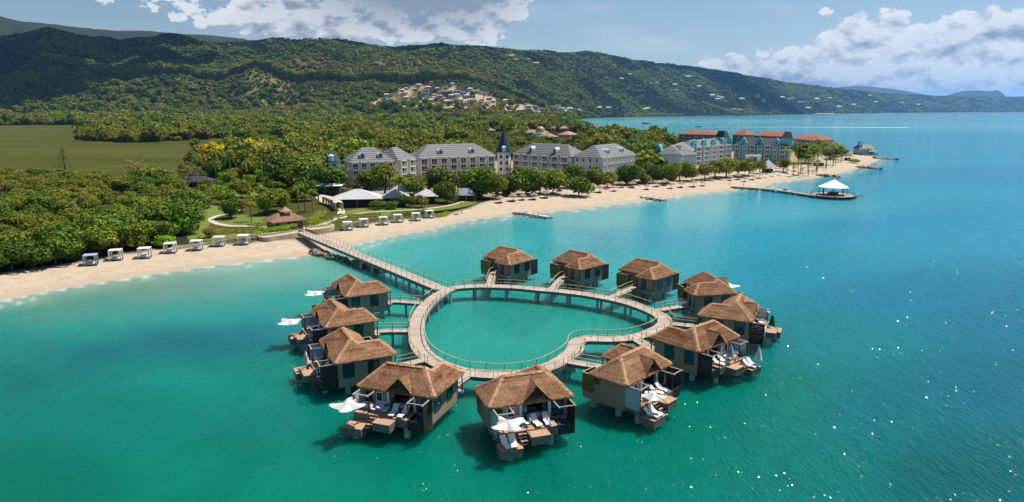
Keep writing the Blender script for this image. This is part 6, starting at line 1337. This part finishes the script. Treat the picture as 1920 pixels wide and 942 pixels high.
hedge('flowering low hedge between the pale path and the right planter', [(606, 414), (622, 410), (640, 407)], 2.6, 1.0, 'leaf_olive'); hedge('grey-green planting between hut and pergola', [(580, 420), (592, 412), (604, 402)], 3.0, 1.4, 'leaf_pale'); hedge('rounded pale green bushes in front of the hut corner', [(468, 428), (482, 426), (496, 427)], 3.0, 1.3, 'leaf_pale')

# ------------------------------------------------------------------ the forest mass (uncountable): instanced crowns
def scatter(name, label, pts, scales, idx, meshes):
    coll = bpy.data.collections.new(name + '_kinds')
    for i, me in enumerate(meshes): o = bpy.data.objects.new(f'{name}_{i:02d}', me); coll.objects.link(o)
    me = bpy.data.meshes.new(name); me.vertices.add(len(pts)); me.vertices.foreach_set('co', np.asarray(pts, np.float32).ravel()); n = len(pts)
    a = me.attributes.new('sc', 'FLOAT_VECTOR', 'POINT'); a.data.foreach_set('vector', np.asarray(scales, np.float32).ravel()); a = me.attributes.new('ix', 'INT', 'POINT'); a.data.foreach_set('value', np.asarray(idx, np.int32))
    a = me.attributes.new('rt', 'FLOAT_VECTOR', 'POINT'); a.data.foreach_set('vector', np.stack([np.zeros(n), np.zeros(n), rng.uniform(0, 6.28, n)], 1).astype(np.float32).ravel()); me.update()
    o = put(name, me); ng = bpy.data.node_groups.new(name, 'GeometryNodeTree'); ng.interface.new_socket('Geometry', in_out='INPUT', socket_type='NodeSocketGeometry'); ng.interface.new_socket('Geometry', in_out='OUTPUT', socket_type='NodeSocketGeometry')
    N = ng.nodes; L = ng.links; gi = N.new('NodeGroupInput'); go = N.new('NodeGroupOutput'); ip = N.new('GeometryNodeInstanceOnPoints'); ci = N.new('GeometryNodeCollectionInfo'); ci.inputs[0].default_value = coll; ci.inputs[1].default_value = True; ci.inputs[2].default_value = True
    def na(nm, t): q = N.new('GeometryNodeInputNamedAttribute'); q.data_type = t; q.inputs[0].default_value = nm; return q.outputs[0]
    L.new(gi.outputs[0], ip.inputs['Points']); L.new(ci.outputs[0], ip.inputs['Instance']); ip.inputs['Pick Instance'].default_value = True; L.new(na('ix', 'INT'), ip.inputs['Instance Index']); L.new(na('rt', 'FLOAT_VECTOR'), ip.inputs['Rotation']); L.new(na('sc', 'FLOAT_VECTOR'), ip.inputs['Scale']); L.new(ip.outputs[0], go.inputs[0])
    md = o.modifiers.new('scatter', 'NODES'); md.node_group = ng; return tag(o, label, None, None, 'stuff')
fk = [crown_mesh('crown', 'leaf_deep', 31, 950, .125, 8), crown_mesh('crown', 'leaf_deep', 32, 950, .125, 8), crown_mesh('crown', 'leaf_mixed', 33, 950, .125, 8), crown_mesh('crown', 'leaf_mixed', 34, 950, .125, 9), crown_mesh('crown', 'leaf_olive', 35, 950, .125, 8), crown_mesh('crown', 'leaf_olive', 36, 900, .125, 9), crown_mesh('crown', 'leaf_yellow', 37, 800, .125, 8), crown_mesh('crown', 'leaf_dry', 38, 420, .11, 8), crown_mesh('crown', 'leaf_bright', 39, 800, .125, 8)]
BUILT = [PX(p, 2) for p in ([(632, 362), (650, 316), (740, 306), (940, 296), (1070, 298), (1200, 296), (1200, 322), (1130, 344), (1000, 354), (900, 366), (830, 378), (700, 384)], [(1225, 330), (1232, 300), (1300, 285), (1370, 282), (1480, 280), (1545, 290), (1580, 292), (1560, 304), (1400, 326), (1290, 338)])]
ROOFS = [PX(p, 6) for p in ([(1262, 268), (1268, 247), (1346, 247), (1350, 268)], [(1370, 270), (1370, 250), (1476, 250), (1538, 256), (1540, 284), (1480, 284)], [(900, 258), (900, 243), (966, 243), (966, 258)], [(976, 262), (976, 243), (1090, 243), (1090, 262)])]
GARDEN = PX([(366, 450), (362, 420), (366, 396), (420, 380), (455, 392), (520, 392), (575, 385), (640, 362), (700, 384), (900, 372), (900, 400), (600, 440), (480, 452)], 2)
def forest():
    n = 90000; y = np.exp(rng.uniform(math.log(150), math.log(2700), n)); y = np.where(y < 235, 2800, y); u = rng.uniform(-1.05, .62, n); x = u * y
    s = poly_sdf(LAND, x, y); keep = (s > 14) & (poly_sdf(SAND, x, y) < -1.5)
    for P in BUILT + [GARDEN]: keep &= poly_sdf(P, x, y) < -1
    for P in ROOFS: keep &= poly_sdf(P, x, y) < 6
    pq = 960 + FPX * x / y / math.cos(PITCH); keep &= ~((pq > 1262) & (pq < 1550) & (y > 470) & (y < 860))
    keep &= poly_sdf(WOOD, x, y) < 1; keep &= poly_sdf(GARD, x, y) < -1
    mead = poly_sdf(MEADOW, x, y) + (fbm(x / 25, y / 25, 4, 71) - .5) * 80 + 10
    clump = poly_sdf(PX([(155, 262), (165, 244), (230, 240), (345, 244), (350, 262), (260, 266)], 3), x, y) > -4
    keep &= (mead < 0) | clump | ((mead < 30) & (rng.random(n) < .06))
    # spacing: thin to a constant ground density near by
    rho = 1 / (y * y * 1.67 * math.log(2700 / 150) ** -1 * 0 + 1); dens_ground = n / (1.67 * math.log(18.)) / (y * y); keep &= rng.random(n) < np.minimum(1, (1 / 52.) / dens_ground)
    x, y, s = x[keep], y[keep], s[keep]; z = height(x, y, s); px = 960 + FPX * x / y / math.cos(PITCH)
    tm = town_mask(px, y, z); k2 = rng.random(len(x)) > tm * .93; x, y, z, px = x[k2], y[k2], z[k2], px[k2]; m = len(x)
    r = np.clip(rng.lognormal(-.15, .36, m), .45, 2.0) * (4.2 + np.clip(y, 0, 2600) / 300)
    tone = fbm(x / 120, y / 120, 5, 91); yel = fbm(x / 160, y / 60, 3, 95); q = rng.random(m) * .55 + (tone - .5) * 2.6 + .08
    # a bamboo-bright belt behind the grey hotel
    belt = np.exp(-((y - 470) / 70.) ** 2) * sstep(px, 520, 640) * (1 - sstep(px, 930, 1010)); q = q + belt * .55
    idx = np.digitize(q, [.10, .26, .40, .56, .70, .86]); idx = np.where(rng.random(m) < .02, 7, idx); idx = np.where(idx == 6, 5, idx); idx = np.where((belt > .5) & (rng.random(m) < .25), 8, idx)
    r = np.where((px > 1255) & (y > 420), np.minimum(r, 3.0), np.where((px > 890) & (px < 1110) & (y > 480) & (y < 950), r * .62, r)); hz = r * rng.uniform(.85, 1.25, m); lift = r * rng.uniform(.45, .85, m)
    scatter('forest', 'mixed green wood covering the coastal plain behind the beach', np.stack([x, y, z + lift], 1), np.stack([r, r, hz], 1), idx, fk); return m
def palms_mass():
    A = [PX(p, 2) for p in ([(1090, 300), (1080, 262), (1100, 250), (1180, 248), (1262, 258), (1264, 280), (1230, 292), (1196, 290)], [(1340, 275), (1342, 262), (1420, 260), (1420, 268), (1375, 268)], [(1478, 300), (1540, 270), (1572, 285), (1575, 298), (1500, 308)], [(640, 282), (700, 258), (860, 250), (1000, 262), (1060, 272), (940, 276), (760, 272)], [(1472, 326), (1500, 316), (1560, 304), (1582, 299), (1572, 310), (1505, 329)])]
    i = 0
    for a, P in enumerate(A):
        for x, y in poisson(P, (60, 5, 12, 18, 16)[a], (10, 9, 8, 22, 5.5)[a], 40 + a): tree('palm', (x, y, gz(x, y)), rt_.uniform(10, 14.5) if a < 2 else rt_.uniform(8, 11) if a == 2 else rt_.uniform(12, 15) if a == 3 else rt_.uniform(5.5, 8), ['palm in the grove between the grey and the teal hotels', 'palm standing behind the teal gables', 'palm in the clump near the sandy point', 'scattered palm rising from the wood behind the grey hotel', 'low palm planted along the back of the sand near the point'][a], ['grove palms', 'palms behind the teal gables', 'palms near the point', 'palms behind the grey hotel', 'low beach palms near the point'][a], .75 if a < 4 else 1.15)
def hills():
    n = 150000; u = rng.uniform(-.95, .85, n); t = rng.random(n)
    px = 960 + FPX * u / math.cos(PITCH); y0 = np.interp(px, [-400, 700, 850, 1000, 1200, 1400, 1500, 1700, 1920], [2250, 2100, 1950, 2300, 3850, 4800, 6300, 9500, 13000]); y1 = np.interp(px, [-400, 0, 500, 900, 1200, 1400, 1500, 1700, 1920], [4300, 4300, 4600, 5200, 7000, 8300, 10000, 13800, 18500])
    y = y0 * (y1 / y0) ** t; x = u * y; s = poly_sdf(LAND, x, y); k = s > 12; x, y, s, px = x[k], y[k], s[k], px[k]; z = height(x, y, s)
    k = (rng.random(len(x)) > town_mask(px, y, z) * .96) & (rng.random(len(x)) > .45 * sunlit_patch(px, y) * sstep(fbm(x / 90, y / 90, 4, 45), .36, .56)); x, y, z, px = x[k], y[k], z[k], px[k]; m = len(x)
    r = y / 4000 * rng.uniform(6.5, 13, m); tone = fbm(x / 260, y / 260, 5, 51); dry = sstep(fbm(x / 700, y / 700, 4, 44), .48, .60) * np.exp(-((y - 2750) / 650.) ** 2) * sstep(px, 230, 420) * (1 - sstep(px, 1000, 1150))
    patch = sunlit_patch(px, y); q = rng.random(m) * .55 + (tone - .5) * 1.8 + .07 + dry * .4 + patch * .6; idx = np.digitize(q, [.22, .44, .62, .85]); hz = r * rng.uniform(.6, .95, m)  # paler crown kinds carry the painted sunlit patch
    hk = [crown_mesh('crown', 'leaf_hill', 51, 130, .30, 7), crown_mesh('crown', 'leaf_hill', 52, 130, .30, 7), crown_mesh('crown', 'leaf_deep', 53, 130, .30, 7), crown_mesh('crown', 'leaf_mixed', 54, 130, .30, 7), crown_mesh('crown', 'leaf_olive', 55, 130, .30, 7)]
    scatter('hill_forest', 'dense woodland covering the hills and the far headland', np.stack([x, y, z + r * .25], 1), np.stack([r, r, hz], 1), idx, hk); return m
def clouds():
    """cumulus above the hills, high over the frame; they shade the slopes below"""
    r = random.Random(9); m = mat('cloud_white', (.85, .85, .86), 1.0, .02, .01, spec=0)
    for (cx, cy, ax, ay, n, lab) in ((-1950, 3560, 1250, 760, 170, 'broad cumulus cloud high over the dark left hills'), (-250, 4560, 800, 420, 90, 'cumulus cloud high over the central ridge'), (2700, 6900, 900, 500, 50, 'cumulus cloud high over the right-hand ridge')):
        mb = MB()
        for i in range(n):
            a = r.uniform(0, 6.283); q = r.uniform(0, 1) ** .6; rad = (1 - .75 * q) * 330 * r.uniform(.5, 1.1) + 45; x, y, z = cx + ax * q * math.cos(a), cy + ay * q * math.sin(a), 1750 + rad * .35
            mb.lathe([(max(.5, rad * math.sin(t) * (1 + .1 * math.sin(5 * t + i))), z + rad * .7 * math.cos(t) * (1 if math.cos(t) > 0 else .45)) for t in np.linspace(.02, 3.12, 8)], 14, 0, (x, y))
        tag(mb.build('cloud', m, smooth=True), lab, None, None, 'stuff')
clouds()
palms_mass(); print('forest', forest(), 'hills', hills())
